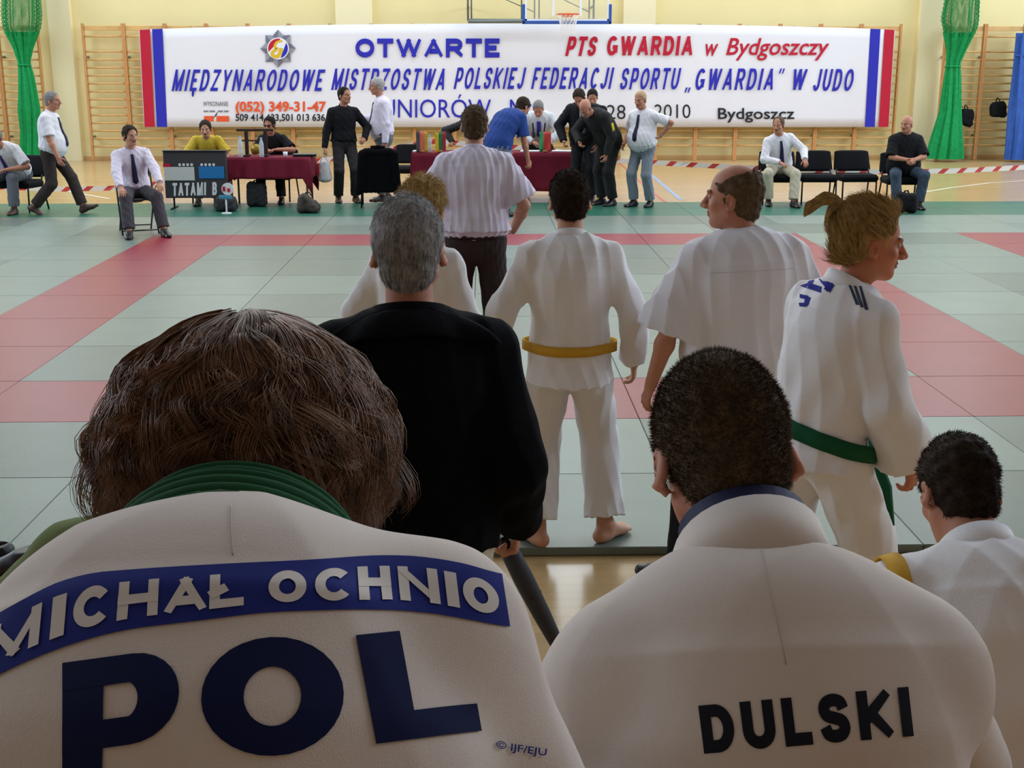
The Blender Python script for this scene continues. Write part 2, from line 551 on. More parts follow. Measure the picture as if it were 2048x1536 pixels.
def pen(text, wt=0.2, wd=0.8, gap=0.12, space=0.35):
    """list of (quads verts Nx2, letter box) with cap height 1; returns letters and total width"""
    x = 0.0
    out = []
    for ch in text:
        if ch == ' ':
            x += space; continue
        if ch in '„”':
            y0 = 0.12 if ch == '„' else 1.0
            qs = [np.array([(x + i * wt * 1.2 + a, y0 - b) for a, b in ((0, .24), (wt * .5, .24), (wt * .9, 0), (wt * .2, 0))]) for i in (0, 1)]
            out.append((ch, qs, x, x + 2.2 * wt)); x += 2.3 * wt + gap; continue
        g, strokes = GLYPH[ch]
        W = wt if g == 0 else g * wd
        qs = []
        for st in strokes:
            p = np.array([(wt / 2 + a * (W - wt), wt / 2 + b * (1 - wt)) for a, b in st], float)
            if ch == 'I': p[:, 0] = wt / 2
            p = p[np.concatenate([[True], np.linalg.norm(np.diff(p, axis=0), axis=1) > 1e-5])]
            d = np.diff(p, axis=0); L = np.linalg.norm(d, axis=1); d /= L[:, None] + 1e-9
            closed = np.linalg.norm(p[0] - p[-1]) < 1e-6
            nn = np.stack([-d[:, 1], d[:, 0]], 1)
            nv = np.concatenate([nn[:1], nn[:-1] + nn[1:], nn[-1:]])
            if closed: nv[0] = nv[-1] = nn[0] + nn[-1]
            nv /= np.linalg.norm(nv, axis=1)[:, None] + 1e-9
            mit = np.ones(len(p))
            mit[:-1] = 1 / np.maximum((nv[:-1] * nn).sum(1), .5)
            ext = wt / 2
            if len(p) == 2 and not closed:
                ax_ = abs(st[0][1] - st[1][1]) < 1e-6
                e0 = ext if (st[0][1] in (0, 1) or (ax_ and st[0][0] in (0, 1))) else 0
                e1 = ext if (st[1][1] in (0, 1) or (ax_ and st[1][0] in (0, 1))) else 0
                p = p.copy(); p[0] -= d[0] * e0; p[-1] += d[-1] * e1
            elif not closed and ch not in 'CGS' and len(p) > 2 and ch != 'Ę':
                p = p.copy()
                if L[0] > .1: p[0] -= d[0] * ext
                if L[-1] > .1: p[-1] += d[-1] * ext
            l_ = p + nv * (wt / 2) * mit[:, None]; r_ = p - nv * (wt / 2) * mit[:, None]
            if ch not in 'ŁÓĘ':
                if ch in 'MNKZRAWY':
                    l_[:, 0] = np.clip(l_[:, 0], 0, W); r_[:, 0] = np.clip(r_[:, 0], 0, W)
                l_[:, 1] = np.clip(l_[:, 1], 0, 1); r_[:, 1] = np.clip(r_[:, 1], 0, 1)
            for i in range(len(p) - 1):
                qs.append(np.array([r_[i], r_[i + 1], l_[i + 1], l_[i]]))
        qs = [q + np.array([x, 0]) for q in qs]
        out.append((ch, qs, x, x + W))
        x += W + gap
    return out, x - gap

def sub_quads(qs, maxlen, lay=None):
    """split quads into a fine grid so that they can follow a curved surface"""
    V, Q, n = [], [], 0
    for q in qs:
        a = max(np.linalg.norm(q[1] - q[0]), np.linalg.norm(q[2] - q[3])); b = max(np.linalg.norm(q[3] - q[0]), np.linalg.norm(q[2] - q[1]))
        na, nb = max(1, int(math.ceil(a / maxlen))), max(1, int(math.ceil(b / maxlen)))
        s_ = np.linspace(0, 1, na + 1)[:, None, None]; t_ = np.linspace(0, 1, nb + 1)[None, :, None]
        g = (1 - s_) * (1 - t_) * q[0] + s_ * (1 - t_) * q[1] + s_ * t_ * q[2] + (1 - s_) * t_ * q[3]
        V.append(g.reshape(-1, 2))
        for i in range(na):
            for j in range(nb):
                k = n + i * (nb + 1) + j
                Q.append((k, k + nb + 1, k + nb + 2, k + 1))
        n += (na + 1) * (nb + 1)
    if lay:
        return np.concatenate(V), np.array(Q), np.concatenate([np.full(len(v), k_) for v, k_ in zip(V, np.cumsum([0] + [int(np.abs(qs[i][0] - qs[i - 1][1]).max() > 1e-6) for i in range(1, len(qs))]) % 13)])
    if lay:
        return np.concatenate(V), np.array(Q), np.concatenate([np.full(len(v), k_) for v, k_ in zip(V, np.cumsum([0] + [int(np.abs(qs[i][0] - qs[i - 1][1]).max() > 1e-6) for i in range(1, len(qs))]) % 13)])
    return np.concatenate(V), np.array(Q)

def type_mesh(text, offset=0.0, shear=0.0, res=3):
    """built-in font: returns 2-D verts and triangles with its own units"""
    c = bpy.data.curves.new('type', 'FONT')
    c.body = text; c.offset = offset; c.shear = shear; c.resolution_u = res
    o = bpy.data.objects.new('type', c)
    COL.objects.link(o)
    dg = bpy.context.evaluated_depsgraph_get()
    me = bpy.data.meshes.new_from_object(o.evaluated_get(dg))
    bm = bmesh.new(); bm.from_mesh(me)
    bmesh.ops.triangulate(bm, faces=bm.faces)
    V = np.array([v.co[:2] for v in bm.verts]); T = np.array([[v.index for v in f.verts] for f in bm.faces])
    bm.free()
    bpy.data.objects.remove(o); bpy.data.curves.remove(c); bpy.data.meshes.remove(me)
    return V, T

# ------------------------------------------------------------------ figures
def rx_(a): c, s_ = math.cos(R(a)), math.sin(R(a)); return np.array([[1, 0, 0], [0, c, -s_], [0, s_, c]])
def ry_(a): c, s_ = math.cos(R(a)), math.sin(R(a)); return np.array([[c, 0, s_], [0, 1, 0], [-s_, 0, c]])
def rz_(a): c, s_ = math.cos(R(a)), math.sin(R(a)); return np.array([[c, -s_, 0], [s_, c, 0], [0, 0, 1]])

def ik(S, T, l1, l2, pole):
    S = np.asarray(S, float); T = np.asarray(T, float)
    d = T - S; L = np.linalg.norm(d); dn = d / (L + 1e-9)
    if L > (l1 + l2) * 0.995:
        L = (l1 + l2) * 0.995; T = S + dn * L
    if L < abs(l1 - l2) + .05:
        L = abs(l1 - l2) + .05; T = S + dn * L
    a = (l1 * l1 - l2 * l2 + L * L) / (2 * L)
    h = math.sqrt(max(l1 * l1 - a * a, 0))
    p = np.asarray(pole, float); p = nrm(p - dn * (p @ dn))
    return S + dn * a + p * h, T

TT = [-.22, -.1, 0, .15, .3, .5, .7, .85, .95, 1.02]
RX = [.160, .163, .166, .157, .150, .160, .172, .160, .105, .062]
RY = [.105, .106, .115, .112, .108, .115, .118, .100, .075, .058]

class Pose:
    """joints of a figure of height H that faces +y in its own frame"""
    def __init__(s, H=1.75, hs=1.0, w=1.0, belly=0.0, sh=1.0, pelvis=None, lean=(0, 0), side=0, twist=0, prot=0,
                 head=(0, 0, 0), neckf=0.5, rh=None, lh=None, rpole=(.5, -1, -.2), lpole=(-.5, -1, -.2),
                 rf=None, lf=None, rk=(.12, 1, 0), lk=(-.12, 1, 0), ryaw=-10, lyaw=10, rpit=0, lpit=0,
                 rdir=None, ldir=None, rpalm=None, lpalm=None, curl=(28, 28), shrug=0.0, stretch=1.0, ldrop=0.0):
        k = s.k = H / 1.75
        s.H, s.hs, s.w, s.belly = H, hs * (0.55 + 0.45 * k), w, belly
        s.pel = np.array(pelvis if pelvis is not None else (0, 0, .53 * H), float)
        Ls = .295 * H * stretch
        s.n = 16
        s.P, s.M = [], []
        p = s.pel.copy()
        for i in range(s.n + 1):
            t = i / s.n
            M = ry_(side * min(1, .35 + t)) @ rx_(-(lean[0] + (lean[1] - lean[0]) * t)) @ rz_(prot + twist * t)
            if i: p = p + M[:, 2] * (Ls / s.n)
            s.P.append(p.copy()); s.M.append(M)
        s.Ls = Ls
        c7, M = s.sp(1.0)
        s.C7 = c7
        s.Rh = rz_(head[1]) @ rx_(-head[0]) @ ry_(head[2])
        nd = nrm(M[:, 2] * (1 - neckf) + s.Rh[:, 2] * neckf + s.Rh[:, 1] * .12)
        s.nb = c7 + M[:, 1] * .012 * k
        s.nt = s.nb + nd * .092 * k
        s.hc = s.nt + s.Rh @ (np.array([0, .022, .09]) * s.hs)
        sp_, Ms = s.sp(.90)
        s.shj = {}
        for sg, nme in ((1, 'R'), (-1, 'L')):
            s.shj[nme] = sp_ + Ms[:, 0] * sg * .176 * k * sh * (0.85 + .15 * w) + Ms[:, 2] * (shrug - .016 - (ldrop if sg < 0 else 0))
        l1, l2 = .166 * H, .150 * H
        s.arm, s.hand = {}, {}
        for nme, T, pole, dr, pl, sg, cu in (('R', rh, rpole, rdir, rpalm, 1, curl[0]), ('L', lh, lpole, ldir, lpalm, -1, curl[1])):
            S = s.shj[nme]
            if T is None:
                T = S + np.array([sg * .085 * k, .05 * k, -.30 * H])
            E, T = ik(S, T, l1, l2, pole)
            s.arm[nme] = (S, E, T)
            d = nrm(dr) if dr is not None else nrm(T - E)
            n = np.array(pl if pl is not None else (-sg, .15, 0), float)
            n = nrm(n - d * (n @ d))
            s.hand[nme] = (T, d, n, sg, cu)
        l3, l4 = .245 * H, .243 * H
        s.leg = {}
        M0 = s.M[0] if pelvis is not None else np.eye(3)
        Mp = rz_(prot)
        for nme, T, pole, yaw, pit, sg in (('R', rf, rk, ryaw, rpit, 1), ('L', lf, lk, lyaw, lpit, -1)):
            Hj = s.pel + Mp[:, 0] * sg * .088 * k * (.7 + .3 * w) + np.array([0, 0, -.02 * k])
            if T is None:
                T = np.array([Hj[0] + sg * .02, 0.0, .078 * k])
            Kn, T = ik(Hj, T, l3, l4, pole)
            s.leg[nme] = (Hj, Kn, T, rz_(yaw) @ rx_(-pit))
    def sp(s, t):
        """spine position and frame at t (0 pelvis, 1 base of the neck); extrapolates"""
        if t <= 0:
            return s.P[0] + s.M[0][:, 2] * t * s.Ls, s.M[0]
        if t >= 1:
            return s.P[-1] + s.M[-1][:, 2] * (t - 1) * s.Ls, s.M[-1]
        f = t * s.n; i = int(f); a = f - i
        return s.P[i] * (1 - a) + s.P[min(i + 1, s.n)] * a, s.M[i]
    def sec(s, t, ease=0.0):
        k = s.k
        c, M = s.sp(t)
        rx = np.interp(t, TT, RX) * k * s.w + ease
        ry = np.interp(t, TT, RY) * k * (.5 + .5 * s.w) + ease
        b = s.belly * math.exp(-((t - .22) / .27) ** 2)
        return c + M[:, 1] * b * .75, rx + b * .35, ry + b * .6, M[:, 0]
    def box(s, m=.2):
        pts = [s.hc + s.Rh[:, 2] * .1, s.hc] + s.P + [x for a in s.arm.values() for x in a] + [a[2] + s.hand[n][1] * .14 for n, a in s.arm.items()] + [x for l in s.leg.values() for x in l[:3]]
        pts = np.array(pts)
        return pts.min(0) - m, pts.max(0) + m

def hand_vox(v, hd, k, fine=True):
    T, d, n, sg, curl = hd
    ac = np.cross(d, n) * sg                      # towards the thumb
    S = .95 * k
    kn = T + d * .088 * S
    v.cap(T - d * .01, T + d * .02 * S, (.026 * S, .019 * S), (.03 * S, .018 * S), side=ac, k=.012)
    v.cap(T + d * .02 * S, kn - d * .006 * S, (.034 * S, .0165 * S), (.039 * S, .0135 * S), side=ac, k=.01)
    for i, (o, L) in enumerate(((.031, .072), (.0105, .08), (-.0105, .074), (-.031, .058))):
        p = kn + ac * o * S + d * (-.004 - .006 * abs(i - 1.3)) * S
        spread = ac * (o * .55)
        a = R(curl * (.55 + .12 * i))
        r = .0092 * S
        dd = nrm(d + spread * 3)
        for j, f in enumerate((.46, .30, .26)):
            q = p + (dd * math.cos(a) + n * math.sin(a)) * L * f * S
            v.cap(p, q, r, r * .93, k=.006)
            p, r = q, r * .93
            a += R(curl * (.9 + .12 * i))
    p = T + d * .022 * S + ac * .026 * S + n * .006 * S
    b = nrm(d * .62 + ac * .7 + n * .42)
    q = p + b * .046 * S
    v.cap(p, q, .0145 * S, .0115 * S, k=.012)
    b2 = nrm(d * .85 + ac * .3 + n * .45)
    v.cap(q, q + b2 * .034 * S, .0115 * S, .009 * S, k=.006)

def foot_vox(v, leg, k, bare=True, grow=0.0):
    Hj, Kn, A, Rf = leg
    f, sd, up = Rf[:, 1], Rf[:, 0], Rf[:, 2]
    base = A - up * .045 * k
    heel = base - f * .045 * k - up * .005 * k
    ball = base + f * .125 * k - up * .012 * k
    g = grow
    v.cap(A, base - f * .01, (.036 * k + g, .042 * k + g), (.034 * k + g, .05 * k + g), side=sd, k=.02)
    v.cap(heel, ball, (.031 * k + g, .030 * k + g), (.043 * k + g, .021 * k + g), side=sd, k=.025)
    v.cap(A + f * .02 - up * .01, ball, (.03 * k + g, .03 * k + g), (.036 * k + g, .019 * k + g), side=sd, k=.03)
    if bare:
        sg = 1 if Hj[0] >= 0 else -1
        for i, (o, L, r) in enumerate(((-.026, .06, .0145), (-.006, .058, .0105), (.010, .052, .010), (.024, .045, .0095), (.036, .036, .009))):
            p = ball + sd * o * sg * k
            v.cap(p, p + f * L * k - up * .004 * k, r * k * 1.1, r * k, k=.008)
    else:
        v.cap(ball, ball + f * .065 * k - up * .004 * k, (.043 * k + g, .021 * k + g), (.030 * k + g, .017 * k + g), side=sd, k=.02)

def body(root, P, skin, h=.008, arms='short', feet=True, lips=None, brows=None, hands=True, hang=True):
    """the whole figure as one continuous skin surface"""
    lo, hi = P.box(.17)
    v = Vox(lo, hi, h)
    k = P.k
    ts = [-.1, 0, .15, .3, .5, .7, .85, .95, 1.02]
    for a, b in zip(ts[:-1], ts[1:]):
        A, B = P.sec(a, -.02 * k), P.sec(b, -.02 * k)
        v.cap(A[0], B[0], A[1:3], B[1:3], A[3], k=.03)
    tr = .02
    for n in 'RL':
        S, E, T = P.arm[n]
        c, M = P.sp(.96)
        c, M = P.sp(.90)
        v.cap(c, S, .045 * k, .045 * k, k=.03)
        v.cap(S, E, .047 * k, .037 * k, k=.03)
        ra = (T - E); m1 = E + ra * .3
        v.cap(E, m1, .037 * k, .040 * k, k=.02)
        v.cap(m1, T, .040 * k, .026 * k, k=.02)
        if hands: hand_vox(v, P.hand[n], k)
        Hj, Kn, A, Rf = P.leg[n]
        v.cap(Hj, Kn, .078 * k, .054 * k, k=.03)
        c1 = Kn + (A - Kn) * .3 - Rf[:, 1] * .012
        v.cap(Kn, c1, .052 * k, .054 * k, k=.02)
        v.cap(c1, A, .054 * k, .036 * k, k=.02)
        if feet: foot_vox(v, P.leg[n], k, True)
    # neck and head
    q = P.hs
    Rh, hc = P.Rh, P.hc
    L = lambda x, y, z: hc + Rh @ (np.array([x, y, z]) * q)
    nw = .054 * q * (.7 + .3 * P.w)
    v.cap(P.nb - (P.nt - P.nb) * .5, L(0, -.018, -.055), nw * 1.08, nw, k=.03)
    v.ell(L(0, -.014, .028), np.array([.077, .098, .092]) * q, Rh, k=.02)
    v.ell(L(0, .026, -.040), np.array([.060, .066, .080]) * q, Rh, k=.03)
    v.ell(L(0, .066, -.096), np.array([.024, .02, .018]) * q, Rh, k=.025)
    for sg in (-1, 1):
        v.cap(L(sg * .055, .0, -.06), L(sg * .02, .064, -.094), .014 * q, .015 * q, k=.025)     # jaw line
        v.ell(L(sg * .041, .060, -.028), np.array([.02, .018, .017]) * q, Rh, k=.02)            # cheek
        v.ell(L(sg * .031, .103, .003), np.array([.018, .017, .010]) * q, Rh, k=.012, op='sub')  # eye socket
        v.cap(L(sg * .014, .089, .020), L(sg * .046, .078, .022), .009 * q, .007 * q, k=.012)    # brow
        Re = Rh @ rz_(-sg * 24) @ ry_(-sg * 12)
        v.ell(L(sg * .082, -.012, -.012), np.array([.008, .020, .033]) * q, Re, k=.006)          # ear
        v.ell(L(sg * .0885, -.006, -.010), np.array([.006, .011, .019]) * q, Re, k=.006, op='sub')
        v.ell(L(sg * .079, -.003, -.037), np.array([.006, .009, .010]) * q, Rh, k=.005)
    v.cap(L(0, .092, .008), L(0, .116, -.030), .0085 * q, .0125 * q, k=.012)                     # nose
    for sg in (-1, 1):
        v.ell(L(sg * .013, .102, -.036), np.array([.010, .012, .009]) * q, Rh, k=.008)
    v.ell(L(0, .089, -.056), np.array([.024, .012, .0065]) * q, Rh, k=.006)
    v.ell(L(0, .087, -.068), np.array([.021, .012, .007]) * q, Rh, k=.006)
    v.cap(L(-.02, .1, -.0615), L(.02, .1, -.0615), .0035 * q, .0035 * q, k=.004, op='sub')
    mats = [skin, M_lip, brows or M_brow]
    def mi(V, Q):
        c = (V[Q].mean(1) - hc) @ Rh / q
        o = np.zeros(len(Q), int)
        ax = np.abs(c[:, 0])
        o[(ax < .025) & (c[:, 1] > .075) & (c[:, 2] < -.050) & (c[:, 2] > -.075)] = 1
        o[(ax > .010) & (ax < .050) & (c[:, 1] > .068) & (c[:, 2] > .019) & (c[:, 2] < .029)] = 2
        return o
    o = v.build('body', mats, root, mi)
    for sg in (-1, 1):
        e = MB()
        pr = [(.0105 * q * math.sin(a), -.0105 * q * math.cos(a)) for a in np.linspace(0.001, math.pi - .001, 9)]
        Mx = np.eye(4); Mx[:3, :3] = Rh @ rx_(-90) ; Mx[:3, 3] = L(sg * .031, .0765, .003)
        e.lathe(pr, 12, M=Mx)
        ob = e.build('eye', [M_eye, M_iris], root, True)
        nf = len(ob.data.polygons)
        cc = np.array([p.center for p in ob.data.polygons]) - Mx[:3, 3]
        iris = (cc @ Rh[:, 1]) > .0088 * q
        ob.data.polygons.foreach_set('material_index', iris.astype(np.int32))
    return o

def hair_cap(root, P, m, h=.005, thick=.010, face=(.092, -.016, .088, .098, .103), nape=(-.03, -.062, .35), bald=None, top=0.0, rough=.0015, seed=1, name='hair', grow=(1, 1, 1), k=.012, earcut=(.018, .026, .036)):
    q, Rh, hc = P.hs, P.Rh, P.hc
    L = lambda x, y, z: hc + Rh @ (np.array([x, y, z]) * q)
    v = Vox(hc - .2 * q, hc + .2 * q, h)
    v.ell(L(0, -.016, .028 + top * .5), (np.array([.077 * grow[0], .099 * grow[1], .092 * grow[2] + top * .6]) + thick) * q, Rh, k=0)
    v.ell(L(0, -.045, -.045), np.array([.060 * grow[0] + thick * .6, .058, .06]) * q, Rh, k=.02)
    v.ell(L(0, face[0], face[1]), np.array(face[2:5]) * q, Rh, k=k, op='sub')
    v.plane(L(0, nape[0], nape[1]), Rh @ nrm((0, nape[2], -1)), k)
    for sg in (-1, 1):
        v.ell(L(sg * .088, .0, -.016), np.array(earcut) * q, Rh, k=.008, op='sub')
    if bald is not None:
        v.ell(L(0, *bald[:2]), np.array(bald[2:5]) * q, Rh, k=.01, op='sub')
    r = np.random.default_rng(seed); ph = r.uniform(0, 6.28, 6)
    v.disp(lambda X, Y, Z: rough * (np.sin(190 * X + 60 * Y + ph[0]) + np.sin(170 * Y + 90 * Z + ph[1]) + np.sin(150 * Z + 110 * X + ph[2])))
    return v.build(name, m, root)

def cropped(root, P, cap, m, n, length, rad, lift=.5, seed=3, comb=(0, -.6, -.5), name='hair_strands', jit=.16):
    """short hairs standing out of the hair cap"""
    V, N = mesh_arrays(cap)
    r = np.random.default_rng(seed)
    me = cap.data
    q = np.empty(len(me.polygons) * 4, dtype=np.int32); me.loops.foreach_get('vertex_index', q); q = q.reshape(-1, 4)
    c = V[q].mean(1); nn = N[q].mean(1)
    out = ((c - P.hc) * nn).sum(1) > 0
    idx = np.nonzero(out)[0]
    pick = r.choice(idx, n)
    w = r.dirichlet((1, 1, 1, 1), n)
    root_p = (V[q[pick]] * w[..., None]).sum(1)
    nv = nn[pick]; nv /= np.linalg.norm(nv, axis=1)[:, None] + 1e-9
    cb = P.Rh @ np.array(comb, float)
    d = nv * lift + (cb - nv * (nv @ cb)[:, None]) * (1 - lift) + r.normal(0, jit, (n, 3))
    d /= np.linalg.norm(d, axis=1)[:, None]
    L = length * r.uniform(.55, 1.15, n)[:, None]
    p0 = root_p - nv * .003
    p1 = p0 + d * L * .55
    d2 = d + (cb - nv * (nv @ cb)[:, None]) * .3; d2 /= np.linalg.norm(d2, axis=1)[:, None]
    p2 = p1 + d2 * L * .5
    return strand_mesh(name, np.stack([p0, p1, p2], 1), np.tile([rad, rad * .85, rad * .15], (n, 1)), m, root)

def torso(v, P, ease, ts, flat0=True, k=.03):
    for i, (a, b) in enumerate(zip(ts[:-1], ts[1:])):
        A, B = P.sec(a, ease), P.sec(b, ease * (1 if b < .9 else .6))
        v.cap(A[0], B[0], A[1:3], B[1:3], A[3], k=k if i else 0, flat0=flat0 and i == 0, ce=.35 if i == len(ts) - 2 else 1.0)

def shirt(root, P, m, h=.008, sleeve='short', ease=.016, tucked=True, hem=-.12, fold=.003, seed=1, name='shirt', blouse=.012, collar=True, cm=None, freq=(26, 26, 7), sl_end=None, loose=1.0):
    lo, hi = P.box(.2)
    v = Vox(lo, hi, h)
    k = P.k
    ts = [.04 if tucked else hem, .1, .15, .3, .5, .7, .85, .905]
    if not tucked: ts = [hem] + [t for t in ts if t > hem + .05]
    torso(v, P, ease, ts)
    if tucked and blouse:
        A, B = P.sec(.08, ease + blouse), P.sec(.2, ease + blouse * .6)
        v.cap(A[0], B[0], A[1:3], B[1:3], A[3], k=.03, flat0=True)
    e = ease
    for n in 'RL':
        S, E, T = P.arm[n]
        c, M = P.sp(.915)
        v.cap(c, S, .046 * k + e * .3, .046 * k + e * .7, k=.04)
        if sleeve == 'short':
            f = sl_end or .82
            v.cap(S, S + (E - S) * f, .052 * k + e * .8, (.062 * k + e) * loose, k=.035, flat=True)
        else:
            v.cap(S, E, .052 * k + e * .8, (.044 * k + e) * loose, k=.035)
            v.cap(E, T, (.044 * k + e) * loose, (.031 * k + e * .8) * loose, k=.02, flat=True)
    if fold: v.disp(folds(seed, fold, freq))
    o = v.build(name, m, root)
    if collar:
        collar_ring(root, P, cm or m)
    return o

def ring_strip(pts_lo, pts_hi, name, m, root, th, closed=True, smooth=True):
    g = np.stack([np.asarray(pts_lo), np.asarray(pts_hi)], 1)
    b = MB(); b.grid(g, close_u=closed)
    return solid(b.build(name, m, root, smooth), th)

def collar_ring(root, P, m, r=.063, hgt=.050, dip=.040, name='collar', th=.008, lift=.020, flare=1.03, sx=1.0):
    k = P.hs
    nd = nrm(P.nt - P.nb)
    c7, M = P.sp(1.0)
    fw = nrm(M[:, 1] - nd * (M[:, 1] @ nd)); sd = np.cross(fw, nd)
    lo, hi = [], []
    for a in np.linspace(0, 2 * math.pi, 33)[:-1]:
        f = math.sin(a)
        d = sd * math.cos(a) * sx + fw * f
        zf = -dip * max(0, f) ** 1.0 - .012 * (1 - abs(f))
        base = P.nb + nd * (lift - .012 + zf) * k
        lo.append(base + d * r * k * (.7 + .3 * P.w) * 1.06)
        hi.append(base + nd * hgt * k + d * r * k * (.7 + .3 * P.w) * flare)
    return ring_strip(lo, hi, name, m, root, th * k)

def trousers(root, P, m, h=.008, ease=.014, fold=.003, seed=2, name='trousers', hem=.92, flare=1.0, top=.07, freq=(30, 30, 6), wide=1.0):
    lo, hi = P.box(.2)
    v = Vox(lo, hi, h)
    k = P.k
    A, B, C = P.sec(top, ease * .8), P.sec(-.02, ease * .7), P.sec(-.11, ease * .4)
    v.cap(A[0], B[0], A[1:3], B[1:3], A[3], k=0, flat0=True)
    v.cap(B[0], C[0], B[1:3], (C[1], C[2]), A[3], k=.02)
    for n in 'RL':
        Hj, Kn, An, Rf = P.leg[n]
        c, M = P.sp(0)
        v.cap(Hj, Kn, (.082 * k + ease * .8) * wide, (.062 * k + ease) * wide, k=.03)
        e = Kn + (An - Kn) * hem
        v.cap(Kn, e, (.062 * k + ease) * wide, (.055 * k + ease) * wide * flare, k=.02, flat=True)
    if fold: v.disp(folds(seed, fold, freq))
    c, M = P.sp(top)
    return v.build(name, m, root)

def shoe(root, P, n, m, h=.006):
    leg = P.leg[n]
    A = leg[2]
    v = Vox(A - .27, A + .27, h)
    foot_vox(v, leg, P.k, False, .006)
    Rf = leg[3]
    v.plane(A + Rf[:, 2] * .018, Rf[:, 2], .004)
    return v.build('shoe', m, root)

def shoes(root, P, m, h=.006):
    for n in 'RL': shoe(root, P, n, m, h)

def tie(root, P, sh_o, m, t0=.98, t1=.12, wide=.036):
    bv = bvh_of(sh_o)
    L = []
    for t in np.linspace(t0, t1, 16):
        c, rx, ry, sd = P.sec(min(t, .93)); 
        c, M = P.sp(t)
        d = M[:, 1]
        hit = bv.ray_cast(Vector(c + d * .6), Vector(-d))
        p = np.array(hit[0]) if hit[0] is not None else c + d * (ry + .02)
        if t > .93:
            p = P.sp(t)[0] + d * .07 * P.k - M[:, 2] * .02
        L.append((p + d * .008, M[:, 0], t))
    g = []
    for i, (p, sd, t) in enumerate(L):
        u = i / 15
        w = (.016 + (wide - .016) * min(1, u * 1.15)) if i < 15 else .004
        if i == 0: w = .02
        g.append([p - sd * w * P.k, p + sd * w * P.k])
    b = MB(); b.grid(np.array(g))
    return solid(b.build('tie', m, root, True), .006, 0)

def belt_round(root, P, over, m, t=.08, hgt=.04, th=.006, tilt=(0, 0), name='belt', off=.003, n=56):
    """a band round the waist, resting on the garment OVER"""
    bv = bvh_of(over)
    c, rx, ry, sd = P.sec(t)
    _, M = P.sp(t)
    up = nrm(M[:, 2] + M[:, 0] * tilt[0] + M[:, 1] * tilt[1])
    lo, hi = [], []
    for a in np.linspace(0, 2 * math.pi, n + 1)[:-1]:
        d = M[:, 0] * math.cos(a) + M[:, 1] * math.sin(a)
        d = nrm(d - up * (d @ up))
        r_ = []
        for z in (-hgt / 2, 0, hgt / 2):
            hit = bv.ray_cast(Vector(c + up * z + d * .6), Vector(-d), .6)
            r_.append(.6 - hit[3] if hit[0] is not None else ry)
        rr = min(max(r_), rx + ry * .6) + off
        lo.append((rr, d)); hi.append(rr)
    rr = np.array([l[0] for l in lo]); rr = (np.roll(rr, 1) + np.roll(rr, -1) + rr) / 3
    D = np.array([l[1] for l in lo])
    P0 = c - up * hgt / 2 + D * rr[:, None]; P1 = c + up * hgt / 2 + D * rr[:, None]
    return ring_strip(P0, P1, name, m, root, th)

def judogi_jacket(root, P, m, h=.007, ease=.03, hem=-.30, skirt=.045, cuff=.075, fold=.005, seed=5, sl=.96, freq=(20, 20, 6), belt_t=.06, upper=.07, name='judo_jacket', sk_ry=1.22):
    lo, hi = P.box(.24)
    v = Vox(lo, hi, h)
    k = P.k
    torso(v, P, ease, [-.02, .15, .3, .5, .7, .85, .905], flat0=False)
    if hem is not None:
        A, B = P.sec(hem, ease + skirt), P.sec(.0, ease * .9)
        A = (A[0], A[1], A[2] * sk_ry, A[3])
        v.cap(A[0], B[0], A[1:3], B[1:3], A[3], k=.02, flat0=True, ce=.4)
    for n in 'RL':
        S, E, T = P.arm[n]
        c, M = P.sp(.915)
        v.cap(c, S, .048 * k + ease * .3, upper * .88 * k, k=.045)
        v.cap(S, E, upper * .93 * k, (upper + cuff) / 2 * k, k=.045)
        v.cap(E, E + (T - E) * sl, (upper + cuff) / 2 * k, cuff * k, k=.02, flat=True)
    if fold: v.disp(folds(seed, fold, freq))
    return v.build(name, m, root)

def lapel(root, P, jk, m, r=.070, hgt=.05, th=.012, open_=.0, name='collar', dip=.03):
    """thick judo collar: round the back of the neck and down both sides of the chest to the belt"""
    k = P.hs
    nd = nrm(P.nt - P.nb)
    c7, M = P.sp(1.0)
    fw = nrm(M[:, 1] - nd * (M[:, 1] @ nd)); sd = np.cross(fw, nd)
    bv = bvh_of(jk)
    lo, hi = [], []
    def down(sg):
        out = []
        for u in np.linspace(.12, 1, 9):
            t = .93 - .85 * u
            c, Mx = P.sp(t)
            x = sg * ((1 - u) * .085 + u * (-.04 if sg > 0 else -.035)) * P.k
            d = Mx[:, 1]
            hit = bv.ray_cast(Vector(c + Mx[:, 0] * x + d * .6), Vector(-d), .62)
            p = np.array(hit[0]) if hit[0] is not None else c + Mx[:, 0] * x + d * .12
            p = p + d * (.008 if sg > 0 else .004)
            w = Mx[:, 0] * sg * .024 * P.k + Mx[:, 2] * .012 * P.k
            out.append((p + w, p - w))
        return out
    left = down(-1)[::-1]
    for a, b in left: lo.append(a); hi.append(b)
    for a in np.linspace(math.pi * .93, math.pi * 2.07, 21):
        f = math.sin(a)
        d = sd * math.cos(a) + fw * f
        base = P.nb + nd * (.002 - dip * max(0, .55 + f * .55) ** 1.5) * k
        lo.append(base + d * r * 1.12 * k); hi.append(base + nd * hgt * k * (.75 + .25 * max(0, -f)) + d * r * k)
    for a, b in down(1): lo.append(a); hi.append(b)
    lo, hi = np.array(lo), np.array(hi)
    for _ in range(1):
        lo[1:-1] = (lo[:-2] + 2 * lo[1:-1] + lo[2:]) / 4; hi[1:-1] = (hi[:-2] + 2 * hi[1:-1] + hi[2:]) / 4
    return ring_strip(lo, hi, name, m, root, th, closed=False)

